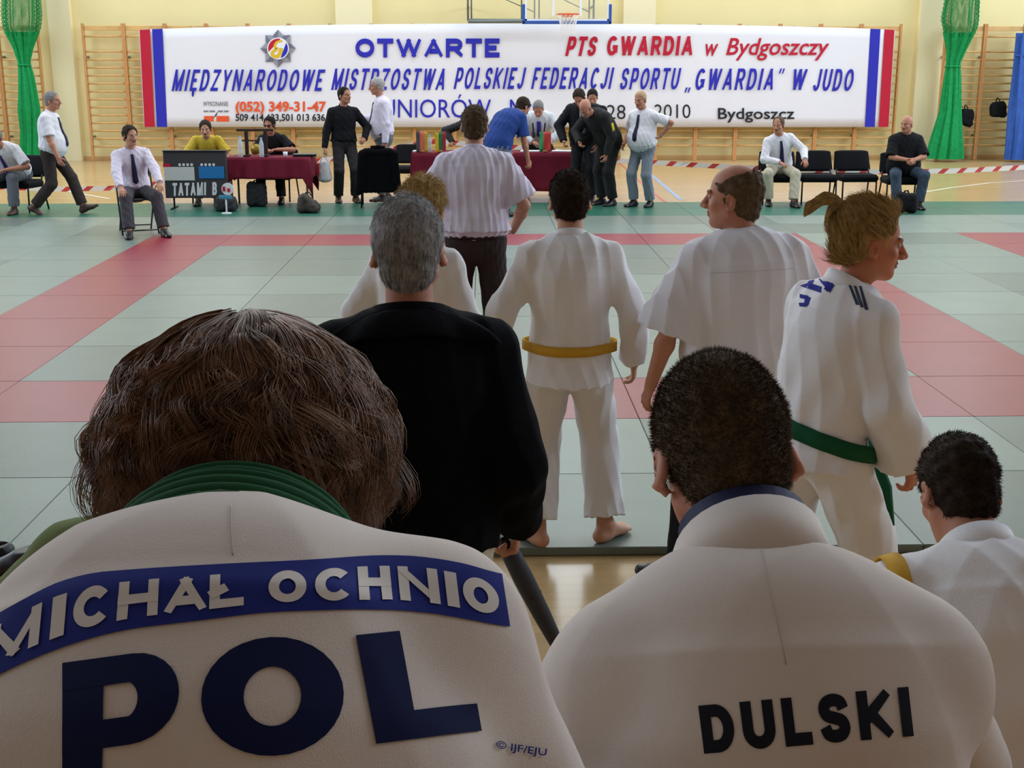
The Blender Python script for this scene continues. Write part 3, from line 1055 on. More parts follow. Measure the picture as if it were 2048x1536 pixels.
def decal(root, over, V2, faces, to_px, m, name, off=.0018, lay=None):
    """print on a garment: 2-D artwork carried on to the surface of OVER, in OVER's own frame"""
    bv = bvh_of(over)
    Wm = np.array(root.matrix_basis)
    Wi = np.linalg.inv(Wm)
    px = to_px(V2)
    o = (Wi @ np.append(CAM, 1))[:3]
    out, ok = [], []
    for i_, (x, y) in enumerate(px):
        o2 = off + (lay[i_] * .00012 if lay is not None else 0)
        d = Wi[:3, :3] @ ray(x, y); d = nrm(d)
        hit = bv.ray_cast(Vector(o), Vector(d))
        if hit[0] is None:
            out.append((0, 0, 0)); ok.append(False)
        else:
            nn = np.array(hit[1]); nn = nn if nn @ d < 0 else -nn
            out.append(np.array(hit[0]) + nn * o2); ok.append(True)
    ok = np.array(ok)
    F = [f for f in faces if all(ok[i] for i in f)]
    return link(name, mesh_np(name, np.array(out), np.array(F)), m, root)

# ------------------------------------------------------------------ shared materials
M_lip = mat('lip', lin(150, 88, 78), .5)
M_brow = mat('brow', lin(112, 80, 60), .8)
M_eye = mat('eye_white_shaded', lin(165, 156, 148), .4)  # eye whites darkened: shade of the sockets is put into their colour
M_iris = mat('eye_iris', lin(45, 34, 26), .2)
SK = mat('skin_fair', lin(196, 146, 118), .55, .35, noise=.06, nscale=30, sss=.12)
SK2 = mat('skin_ruddy', lin(186, 128, 102), .55, .35, noise=.07, nscale=30, sss=.12)
SK3 = mat('skin_tan', lin(160, 110, 84), .55, .35, noise=.06, nscale=30, sss=.1)
WHITE = mat('cotton_white', lin(226, 224, 228), .85, .2, bump=.12, bscale=22)
LILAC = mat('cotton_lilac', lin(222, 214, 228), .85, .2, bump=.12, bscale=22)
GI = mat('judogi_cotton', lin(232, 230, 230), .92, .15, weave=.3, bscale=500, bump=.12)
GIN = mat('judogi_heavy_weave_shaded', lin(214, 202, 192), .92, .15, weave=.14, bscale=800, bump=.08)  # heavy weave; shade and warm floor bounce on the near backs put into the colour
BLACK = mat('cloth_black', lin(22, 22, 25), .85, .2, bump=.1, bscale=30)
JET = mat('jacket_black', lin(10, 11, 14), .9, .08, noise=.3, nscale=40, bump=.15, bscale=40)
NAVY = mat('cloth_navy', lin(28, 30, 62), .7, .3)
SUIT = mat('suit_dark', lin(24, 25, 30), .8, .25)
DKTR = mat('trouser_brown_grey', lin(58, 50, 48), .85, .2)
GREYTR = mat('trouser_grey', lin(108, 112, 120), .85, .2)
STEELTR = mat('trouser_blue_grey', lin(128, 138, 148), .85, .2)
KHAKI = mat('trouser_khaki', lin(196, 188, 164), .85, .2)
JEANS = mat('denim', lin(62, 74, 88), .85, .2, noise=.25, nscale=9)
SHOE = mat('shoe_leather', lin(26, 23, 22), .4, .5)
SHOEB = mat('shoe_brown', lin(70, 46, 36), .45, .5)
SILVER = mat('grey_steel', lin(120, 128, 124), .4, .5, metal=.4)
TUBE = mat('black_tube', lin(18, 18, 20), .4, .5)
PADB = mat('chair_fabric_black', lin(20, 20, 23), .9, .2, bump=.1, bscale=60)
WOOD = mat('bar_wood', lin(222, 178, 112), .5, .4, noise=.10, nscale=5)
WOODU = mat('bar_upright_wood', lin(206, 150, 92), .5, .4, noise=.10, nscale=5)
MAROON = mat('cloth_maroon', lin(112, 22, 44), .8, .25, noise=.1, nscale=10)
PAPER = mat('paper', lin(225, 225, 228), .8)
CLEAR = mat('bottle_plastic', lin(214, 226, 236), .15, .6, alpha=.55)
HAIR_BROWN = mat('hair_dark_brown', lin(50, 38, 27), .75, .15, noise=.4, nscale=60)
HAIR_AUB = mat('hair_wavy_brown', lin(122, 86, 58), .5, .4, noise=.45, nscale=45)
HAIR_LT = mat('hair_light_brown', lin(92, 76, 56), .75, .15, noise=.35, nscale=60)
HAIR_BLOND = mat('hair_blond', lin(176, 148, 96), .75, .15, noise=.25, nscale=60)
HAIR_DBLOND = mat('hair_dark_blond', lin(170, 138, 86), .75, .15, noise=.3, nscale=60)
HAIR_GREY = mat('hair_grey', lin(128, 126, 124), .75, .15, noise=.35, nscale=70)
HAIR_SILV = mat('hair_silver', lin(168, 164, 158), .75, .15, noise=.2, nscale=60)
HAIR_BLACK = mat('hair_black', lin(30, 25, 23), .75, .15, noise=.2, nscale=60)

# ------------------------------------------------------------------ the hall
def wood_floor():
    m = bpy.data.materials.new('sprung_floor_wood'); m.use_nodes = True
    nt = m.node_tree; b = nt.nodes['Principled BSDF']
    tc = nt.nodes.new('ShaderNodeTexCoord')
    mp = nt.nodes.new('ShaderNodeMapping'); mp.inputs['Rotation'].default_value = (0, 0, 0)
    nt.links.new(tc.outputs['Object'], mp.inputs['Vector'])
    br = nt.nodes.new('ShaderNodeTexBrick')
    br.inputs['Scale'].default_value = 1.0
    br.inputs['Brick Width'].default_value = 1.1
    br.inputs['Row Height'].default_value = .075
    br.inputs['Mortar Size'].default_value = .0012
    br.inputs['Color1'].default_value = lin(196, 166, 118)
    br.inputs['Color2'].default_value = lin(184, 152, 104)
    br.inputs['Mortar'].default_value = lin(170, 132, 84)
    nt.links.new(mp.outputs['Vector'], br.inputs['Vector'])
    nt.links.new(br.outputs['Color'], b.inputs['Base Color'])
    b.inputs['Roughness'].default_value = .22
    b.inputs['Specular IOR Level'].default_value = .5
    return m

def plane_box(name, lo, hi, m):
    return tag(MB().box(lo, hi).build(name, m), kind='structure')

WALL = mat('wall_cream', lin(240, 226, 168), .8, .25, noise=.02, nscale=1.5)
PILA = mat('wall_cream_pale', lin(243, 234, 192), .8, .25)
SIDEW = mat('wall_side_grey', lin(196, 198, 204), .85, .2)
CEIL = mat('ceiling_grey', lin(186, 190, 198), .9, .1)
BACKW = mat('wall_rear', lin(158, 134, 112), .9, .1)
plane_box('floor', (HX0, HY0, -.12), (HX1, HY1 + .2, 0), wood_floor())
plane_box('wall_end', (HX0, HY1, 0), (HX1, HY1 + .2, HZ), WALL)
plane_box('wall_left', (HX0 - .2, HY0, 0), (HX0, HY1 + .2, HZ), SIDEW)
plane_box('wall_right', (HX1, HY0, 0), (HX1 + .2, HY1 + .2, HZ), SIDEW)
plane_box('wall_rear', (HX0, HY0 - .2, 0), (HX1, HY0, HZ), BACKW)
plane_box('ceiling', (HX0 - .2, HY0 - .2, HZ), (HX1 + .2, HY1 + .2, HZ + .2), CEIL)
for i, (a, b) in enumerate(((98, 143), (672, 745), (1246, 1310), (1838, 1888))):
    x0, x1 = at(a, 20, HY1)[0], at(b, 20, HY1)[0]
    plane_box('trim_%d' % (i + 1), (x0, HY1 - .14, 0), (x1, HY1 + .01, HZ), PILA)
plane_box('baseboard_end', (HX0, HY1 - .02, 0), (HX1, HY1, .09), mat('baseboard_wood', lin(206, 166, 106), .5))

# judo mats: one covering of butted mats, colours laid in zones
def mats():
    xs = [-4.04 - i for i in range(9, 0, -1)] + [-4.04, -3.07] + [-3.07 + 5.97 * i / 6 for i in range(1, 7)] + [3.87, 4.87, 5.87, 6.85] + [6.85 + i for i in range(1, 7)]
    ys = [5.03, 6.03, 7.05, 8.03] + [8.03 + 6.34 * i / 6 for i in range(1, 7)] + [15.34, 16.28, 17.23, 18.1, 18.98]
    g = .0016
    b = MB()
    r = random.Random(4)
    for i in range(len(xs) - 1):
        for j in range(len(ys) - 1):
            cx, cy = (xs[i] + xs[i + 1]) / 2, (ys[j] + ys[j + 1]) / 2
            k = r.choice((0, 0, 1, 2))
            if cy > 17.23: k = 4
            else:
                for (x0, x1) in ((-4.04, 3.87), (5.87, 13.8)):
                    if x0 < cx < x1 and 7.05 < cy < 15.34 and not (x0 + .97 < cx < x1 - .97 and 8.03 < cy < 14.37): k = 3
                if -3.07 < cx < 2.9 and 8.03 < cy < 14.37 and k == 1: k = 2
            b.box((xs[i] + g, ys[j] + g, .002), (xs[i + 1] - g, ys[j + 1] - g, .04), m=k, bev=.003)
    cols = (lin(114, 127, 118), lin(122, 135, 125), lin(102, 113, 105), lin(138, 33, 54), lin(42, 102, 82))
    ms = [mat('mat_vinyl_%s' % n, c, .37, .36, noise=.05, nscale=3, bump=.06, bscale=90) for n, c in zip(('grey', 'pale', 'olive', 'red', 'green'), cols)]
    o = b.build('floor_mats', ms)
    return tag(o, kind='structure')
mats()

# painted court lines on the wooden floor
def line(name, pts, w, col):
    P = np.array(pts, float)
    T = np.gradient(P, axis=0); T /= np.linalg.norm(T, axis=1)[:, None]
    N = np.stack([-T[:, 1], T[:, 0]], 1) * w / 2
    z = np.full(len(P), .003)
    g = np.stack([np.column_stack([P + N, z]), np.column_stack([P - N, z])], 1)
    return tag(MB().grid(g).build(name, mat('line_' + col[0], lin(*col[1]), .3)), kind='structure')
def gl(*p): return [ground(x, y)[:2] for x, y in p]
line('floor_line_1', gl((1300, 348), (1362, 400)), .07, ('blue', (150, 170, 205)))
line('floor_line_2', gl((1200, 290), (1290, 372), (1330, 404)), .05, ('red', (205, 110, 90)))
a_ = [ground(x, y)[:2] for x, y in ((1840, 386), (1900, 376), (1980, 366), (2060, 361), (2150, 358))]
line('floor_line_3', a_, .06, ('white', (240, 234, 214)))
line('floor_line_4', gl((60, 372), (140, 384), (220, 398)), .06, ('white', (240, 234, 214)))

# ------------------------------------------------------------------ wall bars
YB = 28.02
def wall_bars(x, label, group, w=.889):
    t = empty('wall_bars', (x, YB, 0), 0, label, 'wall bars', group)
    for sx in (0, w - .04):
        MB().box((sx, 0, 0), (sx + .04, .11, 2.93), bev=.006).build('upright', WOODU, t)
    MB().box((.04, .05, 2.78), (w - .04, .09, 2.88), bev=.006).build('top_rail', WOOD, t)
    rung = MB().tube([(.04, 0.045, 0), (w - .04, .045, 0)], .021, 8).build('rung', WOOD, t, True)
    zs = [2.66] + [2.34 - i * .168 for i in range(13)]
    rung.location = (0, 0, zs[0])
    for z in zs[1:]:
        c = rung.copy(); COL.objects.link(c); c.parent = t; c.location = (0, 0, z)
    for z in (.5, 2.2):
        MB().box((.0, .10, z), (.03, HY1 - YB - .001, z + .05)).build('wall_bracket', SILVER, t)
    return t
xl = at(172, 180, YB)[0]
W_ = (at(1796, 180, YB)[0] - xl) / 20
first = wall_bars(xl, 'tall wooden wall bars at the left end of the banner, uncovered full height', None, W_)
for i in range(1, 20):
    c = copy_tree(first)
    c.location.x = xl + i * W_
    c['group'] = 'wooden wall bars behind the banner'
    c['label'] = 'wooden wall bars on the end wall behind the long white banner'
for i, x in enumerate((at(86, 180, YB)[0] - W_, at(86, 180, YB)[0] - 2 * W_)):
    c = copy_tree(first); c.location.x = x
    c['label'] = ('wooden wall bars just left of the pale pilaster, behind the knotted green net', 'wooden wall bars at the far left edge of the photo')[i]
for i in range(2):
    c = copy_tree(first); c.location.x = at(1962, 180, YB)[0] + (i - 1) * W_ 
    c['label'] = ('wooden wall bars behind the right green net, one black bag hung on them', 'wooden wall bars between the black bags and the blue curtain')[i]

# ------------------------------------------------------------------ the banner
YN = 27.90
BAN = empty('banner', tuple(at(1034, 254, YN)), 0, 'long white championship banner with blue and red lettering hung on the wall bars', 'banner')
def bpt(px, py, off=0.0):
    return at(px, py, YN - off) - np.array(BAN.location)
def ban_edges(u):
    top = 60 - 13 * (1 - (2 * u - 1) ** 2) ** .8
    return (278 + u * 10 * 0 + 1512 * u, top), (288 + 1490 * u, 254)
nu, nv = 180, 10
G = np.zeros((nu + 1, nv + 1, 3))
for i in range(nu + 1):
    u = i / nu
    (xa, ya), (xb, yb) = ban_edges(u)
    for j in range(nv + 1):
        v = j / nv
        G[i, j] = bpt(xa + (xb - xa) * v, ya + (yb - ya) * v) + np.array([0, .010 * math.sin(u * 110 + 2 * math.sin(u * 31)) * (.4 + .6 * v) + .008 * math.sin(u * 37 + 3 * v), 0])
BANM = mat('banner_vinyl', lin(232, 232, 238), .55, .3)
b = MB(); b.grid(G)
ban_cloth = solid(b.build('cloth', BANM, BAN, True), .004)
C_BLUE, C_RED, C_ORG, C_INK, C_GREY = (mat('print_' + n, lin(*c), .6, .2) for n, c in (('blue', (48, 50, 178)), ('red', (190, 34, 58)), ('orange', (232, 92, 50)), ('ink', (40, 40, 46)), ('grey', (128, 128, 134))))
def ban_poly(name, px_poly, m, off=.022):
    P = np.array([bpt(x, y, off) for x, y in px_poly])
    return link(name, mesh_np(name, P, np.array([list(range(len(P)))]) if len(P) in (3, 4) else np.array([[0, i, i + 1] for i in range(1, len(P) - 1)])), m, BAN)
def stripe(x0, x1, m):
    u0, u1 = (x0 - 278) / 1512, (x1 - 278) / 1512
    (a, b), (c, d) = ban_edges(u0); (e, f), (g, h) = ban_edges(u1)
    ban_poly('stripe', [(c, d), (g, h), (e, f), (a, b)], m)
b = MB()
for i in range(17):
    u = .01 + .98 * i / 16
    (xa, ya), (xb, yb) = ban_edges(u)
    for q_ in (bpt(xa, ya + 1), bpt(xb, yb - 1)):
        b.tube([q_, q_ + np.array([0, .06, .03]), q_ + np.array([0, .165, .01])], .008, 5)
b.build('tie_cords', mat('cord_white', lin(210, 205, 195), .8), BAN)
stripe(279, 300, C_RED); stripe(304, 325, C_BLUE); stripe(1741, 1761, C_BLUE); stripe(1769, 1789, C_RED)
def ban_word(text, x0, x1, yt, yb, m, wt=.2, wd=.8, shear=0.0, gap=.12, part='lettering', space=.4, off=.024):
    L, W = pen(text, wt, wd, gap, space)
    V, Q = sub_quads([q for l in L for q in l[1]], 9)
    sx = (x1 - x0 - shear * (yb - yt)) / W
    px = np.stack([x0 + V[:, 0] * sx + shear * (yb - yt) * V[:, 1], yb + (yt - yb) * V[:, 1]], 1)
    P = np.array([bpt(a, c, off) for a, c in px])
    k_ = np.zeros(len(P)); n_ = 0
    for qi, q in enumerate([q for l in L for q in l[1]]):
        c_ = len(sub_quads([q], 9)[0]); k_[n_:n_ + c_] = qi % 13; n_ += c_
    P[:, 1] -= .0012 * k_
    return link(part, mesh_np(part, P, Q), m, BAN)
def ban_type(text, x0, x1, yt, yb, m, offset=0.0, shear=0.0, part='lettering', cap=None):
    """built-in lettering: yt/yb are the cap line and base line"""
    V, T = type_mesh(text, offset, shear)
    ch, _ = type_mesh(cap or 'B', offset, 0)
    cb, ct = ch[:, 1].min(), ch[:, 1].max()
    lo, hi = V[:, 0].min(), V[:, 0].max()
    px = np.stack([x0 + (V[:, 0] - lo) / (hi - lo) * (x1 - x0), yb + (V[:, 1] - cb) / (ct - cb) * (yt - yb)], 1)
    P = np.array([bpt(a, c, .024) for a, c in px])
    return link(part, mesh_np(part, P, T), m, BAN)
ban_word('OTWARTE', 711, 999, 77, 115, C_BLUE, .27, 1.25, 0, .2)
for w_, x0, x1, yt, yb in (('MIĘDZYNARODOWE', 343, 651, 139, 182), ('MISTRZOSTWA', 662, 896, 137, 180), ('POLSKIEJ', 907, 1053, 135, 178), ('FEDERACJI', 1062, 1229, 135, 178), ('SPORTU', 1238, 1363, 136, 179), ('„GWARDIA”', 1370, 1571, 137, 180), ('W', 1580, 1616, 138, 180), ('JUDO', 1624, 1711, 138, 182)):
    ban_word(w_, x0, x1, yt, yb, C_BLUE, .155, .56, .2, .19)
ban_word('PTS', 1130, 1198, 73, 112, C_RED, .2, .62, .22, .14)
ban_word('GWARDIA', 1212, 1389, 72, 111, C_RED, .2, .66, .12, .14)
ban_type('w', 1411, 1437, 76, 112, C_RED, .012, .3)
ban_type('Bydgoszczy', 1452, 1659, 76, 110, C_RED, .012, .3)
ban_type('(052) 349-31-47', 471, 652, 203, 223, C_ORG, .03)
ban_type('509 414 633,501 013 636', 471, 650, 228, 242, C_INK, .02)
ban_type('WYKONANIE', 406, 456, 203, 212, C_GREY, .01)
ban_type('JUNIORÓW', 748, 982, 199, 235, C_BLUE, .0)
ban_type('MŁ', 1020, 1070, 199, 235, C_BLUE, .0)
ban_type('28', 1214, 1251, 210, 238, C_INK, -.005)
ban_type('2010', 1309, 1381, 209, 236, C_INK, -.005)
ban_type('Bydgoszcz', 1436, 1589, 216, 238, C_INK, .012)
ban_poly('orange_bar', [(408, 243), (427, 243), (427, 232), (408, 232)], C_ORG)
ban_poly('orange_bar', [(433, 243), (458, 243), (458, 232), (433, 232)], C_ORG)
for i, (a, c) in enumerate(((407, 417), (419, 430), (436, 446), (448, 457))):
    ban_poly('small_print', [(a, 224), (c, 224), (c, 221), (a, 221)], C_GREY)
ban_poly('small_print', [(424, 238), (429, 232), (436, 222), (433, 231)], C_INK)
# round emblem on an eight-pointed star
def emblem(cx, cy, r):
    def disc(rad, m, a0=0, a1=360, off=.03, n=28, squash=1.0):
        P = [(cx, cy)] + [(cx + rad * math.cos(R(a0 + (a1 - a0) * i / n)), cy - rad * math.sin(R(a0 + (a1 - a0) * i / n))) for i in range(n + 1)]
        V = np.array([bpt(x, y, off) for x, y in P])
        return link('emblem_disc', mesh_np('emblem_disc', V, np.array([[0, i, i + 1] for i in range(1, n + 1)])), m, BAN)
    V = [bpt(cx, cy, .045)]; F = []
    for i in range(16):
        rr = r if i % 2 == 0 else r * .74
        a = R(i * 22.5)
        V.append(bpt(cx + rr * math.sin(a) * .93, cy - rr * math.cos(a), .022))
    F = np.array([[0, (i + 1) % 16 + 1, i + 1] for i in range(16)])
    link('emblem_star', mesh_np('emblem_star', np.array(V), F, [i % 2 for i in range(16)], False), [mat('badge_grey', lin(150, 152, 165), .4), mat('badge_grey_deep', lin(112, 114, 130), .4)], BAN)
    disc(r * .58, mat('badge_white', lin(235, 235, 238), .5), off=.047)
    def seg(name, m, pts, off):
        V = np.array([bpt(cx + x * r, cy + y * r, off) for x, y in pts])
        return link(name, mesh_np(name, V, np.array([[0, i, i + 1] for i in range(1, len(V) - 1)])), m, BAN)
    arc = lambda rad, a0, a1: [(rad * math.cos(R(a)), -rad * math.sin(R(a))) for a in np.linspace(a0, a1, 14)]
    seg('emblem_red', C_RED, arc(.52, 75, 200), .049)
    seg('emblem_blue', C_BLUE, arc(.52, -75, 35), .049)
    S = np.array(_spl([(.22, -.40), (-.05, -.34), (-.18, -.1), (-.05, .02), (-.28, .18), (-.28, .36), (-.05, .42), (.12, .22), (.16, -.02)], 4))
    wv = np.linspace(.05, .11, len(S))
    T = np.gradient(S, axis=0); T /= np.linalg.norm(T, axis=1)[:, None]; N = np.stack([-T[:, 1], T[:, 0]], 1) * wv[:, None]
    g = np.array([[bpt(cx + p[0] * r, cy + p[1] * r, .052) for p in (a, c)] for a, c in zip(S + N, S - N)])
    MB().grid(g).build('emblem_letter', mat('badge_yellow', lin(222, 186, 40), .5), BAN)
emblem(556, 97, 38)

# ------------------------------------------------------------------ basketball hoop
def hoop():
    YH = 26.5
    a, c = at(1047, 45, YH), at(1220, 45, YH)
    w = c[0] - a[0]; z0 = a[2]; h = 1.05
    t = empty('basketball_hoop', (a[0] + w / 2, HY1, 0), 0, 'basketball backboard with orange rim on a grey swing frame above the banner', 'basketball hoop')
    ox, oy = a[0] + w / 2, HY1
    PW = mat('board_white_frame', lin(232, 236, 240), .4); PB = mat('board_blue_pad', lin(44, 84, 166), .6); RIM = mat('rim_orange', lin(226, 98, 54), .45)
    y = YH - oy
    GL = mat('board_glass', lin(235, 238, 225), .1, .5, alpha=.12)
    MB().box((-w / 2, y - .006, z0), (w / 2, y + .006, z0 + h)).build('glass_panel', GL, t)
    b = MB()
    for x in (-w / 2 + .03, w / 2 - .06): b.box((x, y - .02, z0), (x + .04, y + .02, z0 + h))
    b.box((-w / 2, y - .02, z0 + .03), (w / 2, y + .02, z0 + .07)); b.box((-w / 2, y - .02, z0 + h - .04), (w / 2, y + .02, z0 + h))
    b.build('board_frame', PW, t)
    b = MB()
    for x in (-.30, .26): b.box((x, y - .012, z0 + .13), (x + .045, y - .004, z0 + .6))
    b.box((-.30, y - .012, z0 + .57), (.305, y - .004, z0 + .62)); b.build('target_square', PW, t)
    b = MB(); b.box((-w / 2 - .02, y - .035, z0 - .03), (w / 2 + .02, y + .035, z0 + .035), bev=.01)
    for sx in (-1, 1): b.box((sx * (w / 2) - .03, y - .035, z0 - .03), (sx * (w / 2) + .03, y + .035, z0 + .36), bev=.01)
    b.build('edge_pad', PB, t)
    zr = z0 + .15
    ring = [(.225 * math.cos(q), y - .38 + .225 * math.sin(q), zr) for q in np.linspace(0, 2 * math.pi, 33)[:-1]]
    b = MB().tube(ring, .012, 8, closed=True)
    b.box((-.11, y - .17, zr - .05), (.11, y - .02, zr + .02), bev=.01)
    b.build('rim', RIM, t, True)
    b = MB()
    nn = 14
    for i in range(nn):
        for dr in (1, -1):
            P = []
            for k in range(6):
                u = k / 5
                q = 2 * math.pi * (i + dr * u * 2.0) / nn
                rr = .222 - .10 * u ** .7
                P.append((rr * math.cos(q), y - .38 + rr * math.sin(q), zr - .40 * u))
            b.tube(P, .0045, 4, caps=False)
    b.build('net', mat('net_white', lin(238, 236, 232), .8), t, True)
    # swing frame of grey tube fixed to the wall
    yf = 27.55
    def q(px, py): 
        p = at(px, py, yf); return (p[0] - ox, yf - oy, p[2])
    xl_, xr_ = q(936, 40)[0], q(1186, 40)[0]
    zb = q(1000, 42)[2]; zt = zb + 1.5
    b = MB()
    for px in (936, 943, 1043, 1069, 1078, 1178, 1187):
        x = q(px, 40)[0]; b.tube([(x, yf - oy, zb), (x, yf - oy, zt)], .022 if px in (936, 1187) else .016, 8)
    b.tube([(xl_, yf - oy, zb), (xr_, yf - oy, zb)], .05, 10)
    b.tube([(xl_, yf - oy, zt), (xr_, yf - oy, zt)], .03, 8)
    b.tube([(q(970, 0)[0], yf - oy + .03, zb + .62), (q(1070, 28)[0], yf - oy + .03, zb + .18)], .012, 6)
    b.tube([(q(1090, 0)[0], yf - oy + .03, zb + .62), (q(1180, 28)[0], yf - oy + .03, zb + .18)], .012, 6)
    for x in (xl_, xr_):
        for z in (zb + .3, zt): b.tube([(x, yf - oy, z), (x, -.002, z)], .025, 8)
    for x in (-.35, .35):
        b.tube([(x, yf - oy, zb + .45), (x, y, z0 + .5)], .022, 8)
        b.tube([(x, yf - oy, zt), (x, y, z0 + .9)], .022, 8)
    b.build('swing_frame', SILVER, t, True)
hoop()

# ------------------------------------------------------------------ gathered nets, curtain and bags at the end wall
def gathered(name, rows, m, Y, depth, label, cat, pleats=9, seed=0, net_rows=0, mnet=None):
    """rows of (centre px, half width px, py) from top to bottom"""
    r = random.Random(seed)
    rows = np.array(rows, float)
    yy = np.linspace(rows[0, 2], rows[-1, 2], 46)
    cx = np.interp(yy, rows[:, 2], rows[:, 0]); hw = np.interp(yy, rows[:, 2], rows[:, 1])
    base = at(cx[-1], yy[-1], Y)
    t = empty(name, (base[0], Y, base[2]), 0, label, cat)
    n = 96
    G = np.zeros((n, len(yy), 3))
    ph = [r.uniform(0, 6.28) for _ in range(4)]
    for j in range(len(yy)):
        c = at(cx[j], yy[j], Y); e = at(cx[j] + hw[j], yy[j], Y)[0] - c[0]
        for i in range(n):
            q = 2 * math.pi * i / n
            f = 1 + .16 * math.sin(pleats * q + ph[0] + .6 * math.sin(j * .12)) + .09 * math.sin(pleats * 2.3 * q + ph[1] + j * .05)
            G[i, j] = (c[0] + e * math.cos(q) * f - base[0], min(e * 1.0, depth) * math.sin(q) * f, c[2] - base[2])
    if net_rows:
        k = net_rows
        MB().grid(G[:, k:], close_u=True).build('gathered_cloth', m, t, True)
        b = MB()
        for s_ in (1, -1):
            for i in range(0, n, 1):
                b.tube([G[(i + s_ * j * 2) % n, j] for j in range(0, k + 2)], .0040, 3, caps=False)
        b.build('net_mesh', mnet or m, t, True)
    else:
        MB().grid(G, close_u=True).build('gathered_cloth', m, t, True)
    jt = int(np.argmin(hw[8:-8])) + 8
    c = at(cx[jt], yy[jt], Y); e = at(cx[jt] + hw[jt], yy[jt], Y)[0] - c[0]
    MB().tube([(c[0] - base[0] + e * 1.13 * math.cos(q), min(e, depth) * 1.13 * math.sin(q), c[2] - base[2]) for q in np.linspace(0, 6.283, 25)[:-1]], .018, 6, closed=True).build('tie_cord', m, t, True)
    return t
GREEN = mat('net_green', lin(14, 150, 80), .75, .3, noise=.15, nscale=14)
gathered('green_net', [(44, 32, -60), (42, 33, 0), (43, 34, 28), (43, 32, 55), (46, 17, 95), (48, 10, 125), (52, 13, 150), (58, 19, 220), (60, 16, 262), (60, 17, 312)], GREEN, 27.6, .3, 'knotted green net hanging at the left end of the hall behind the walking man', 'net', 8, 1, 15, GREEN)
gathered('green_net', [(1926, 34, -60), (1925, 30, 0), (1920, 33, 38), (1921, 30, 55), (1913, 17, 100), (1906, 12, 127), (1905, 14, 150), (1900, 18, 225), (1893, 25, 275), (1889, 31, 317)], GREEN, 27.6, .3, 'knotted green net hanging at the right of the hall beside the black bags', 'net', 8, 2, 15, GREEN)
BLUEC = mat('curtain_blue', lin(62, 104, 190), .8, .25, noise=.1, nscale=8)
gathered('blue_curtain', [(2075, 36, 66), (2070, 40, 180), (2062, 46, 319)], BLUEC, 27.5, .25, 'bright blue curtain at the right edge of the end wall', 'curtain', 10, 3)

def hung_bag(px, py, w, h, label, tilt):
    p = at(px, py, YB - .12)
    t = empty('bag', tuple(p), 0, label, 'bag', 'black bags hung on the wall bars')
    k = at(px + w / 2, py, YB - .12)[0] - p[0]; hz = p[2] - at(px, py + h / 2, YB - .12)[2]
    v = Vox((-.5, -.3, -.6), (.5, .3, .6), .018)
    Rm = ry_(tilt)
    v.cap(Rm @ np.array([-k * .5, 0, hz * .1]), Rm @ np.array([k * .5, 0, 0]), (.09, hz * .82), (.09, hz * .9), side=(0, 1, 0), k=0)
    v.cap(Rm @ np.array([-k * .7, -.03, -hz * .5]), Rm @ np.array([k * .55, -.03, -hz * .75]), .06, .07, k=.06)
    v.disp(folds(int(px), .012, (14, 14, 9)))
    v.build('bag_body', BLACK, t)
    MB().tube([(-k * .3, 0, hz * .5), (-k * .15, .06, hz * 1.2), (0, .1, hz * 1.35), (k * .2, .06, hz * 1.1), (k * .3, 0, hz * .5)], .012, 6).build('strap', BLACK, t, True)
hung_bag(1932, 234, 30, 36, 'black bag hung on the wall bars right beside the green net', 4)
hung_bag(1996, 218, 34, 33, 'black bag hung on the wall bars next to the blue curtain', -8)

# ------------------------------------------------------------------ red and white barrier tape
def tape():
    P = [at(*p) for p in ((-260, 366, 19.9), (-40, 372, 19.9), (102, 379, 19.9), (230, 376, 19.9), (330, 366, 20.3), (470, 346, 20.6), (640, 321, 20.6), (700, 312, 20.6), (794, 296, 20.8), (860, 283, 21.0), (980, 290, 21.2), (1100, 300, 21.2), (1240, 322, 20.2), (1370, 329, 19.6), (1505, 336, 19.4), (1660, 342, 19.4), (1790, 344, 19.4), (1900, 342, 19.6), (2048, 335, 20.0), (2300, 322, 20.6))]
    P = np.array(P)
    d = np.concatenate([[0], np.cumsum(np.linalg.norm(np.diff(P, axis=0), axis=1))])
    n = int(d[-1] / .11)
    s_ = np.linspace(0, d[-1], n)
    Q = np.stack([np.interp(s_, d, P[:, i]) for i in range(3)], 1)
    Q[:, 1] += .015 * np.sin(s_ * 3)
    V, F, mi = [], [], []
    T = np.gradient(Q, axis=0); T /= np.linalg.norm(T, axis=1)[:, None]
    for i in range(n):
        V += [Q[i] - np.array([0, 0, .038]) - T[i] * .045, Q[i] + np.array([0, 0, .038]) + T[i] * .045]
    for i in range(n - 1):
        F.append((2 * i, 2 * i + 2, 2 * i + 3, 2 * i + 1)); mi.append(1 if i % 3 == 0 else 0)
    o = link('barrier_tape', mesh_np('barrier_tape', np.array(V), np.array(F), mi, False), [mat('tape_white', lin(236, 232, 226), .5), mat('tape_red', lin(206, 70, 62), .5)])
    solid(o, .002)
    tag(o, 'red and white striped barrier tape strung across the hall behind the officials', 'barrier tape')
tape()

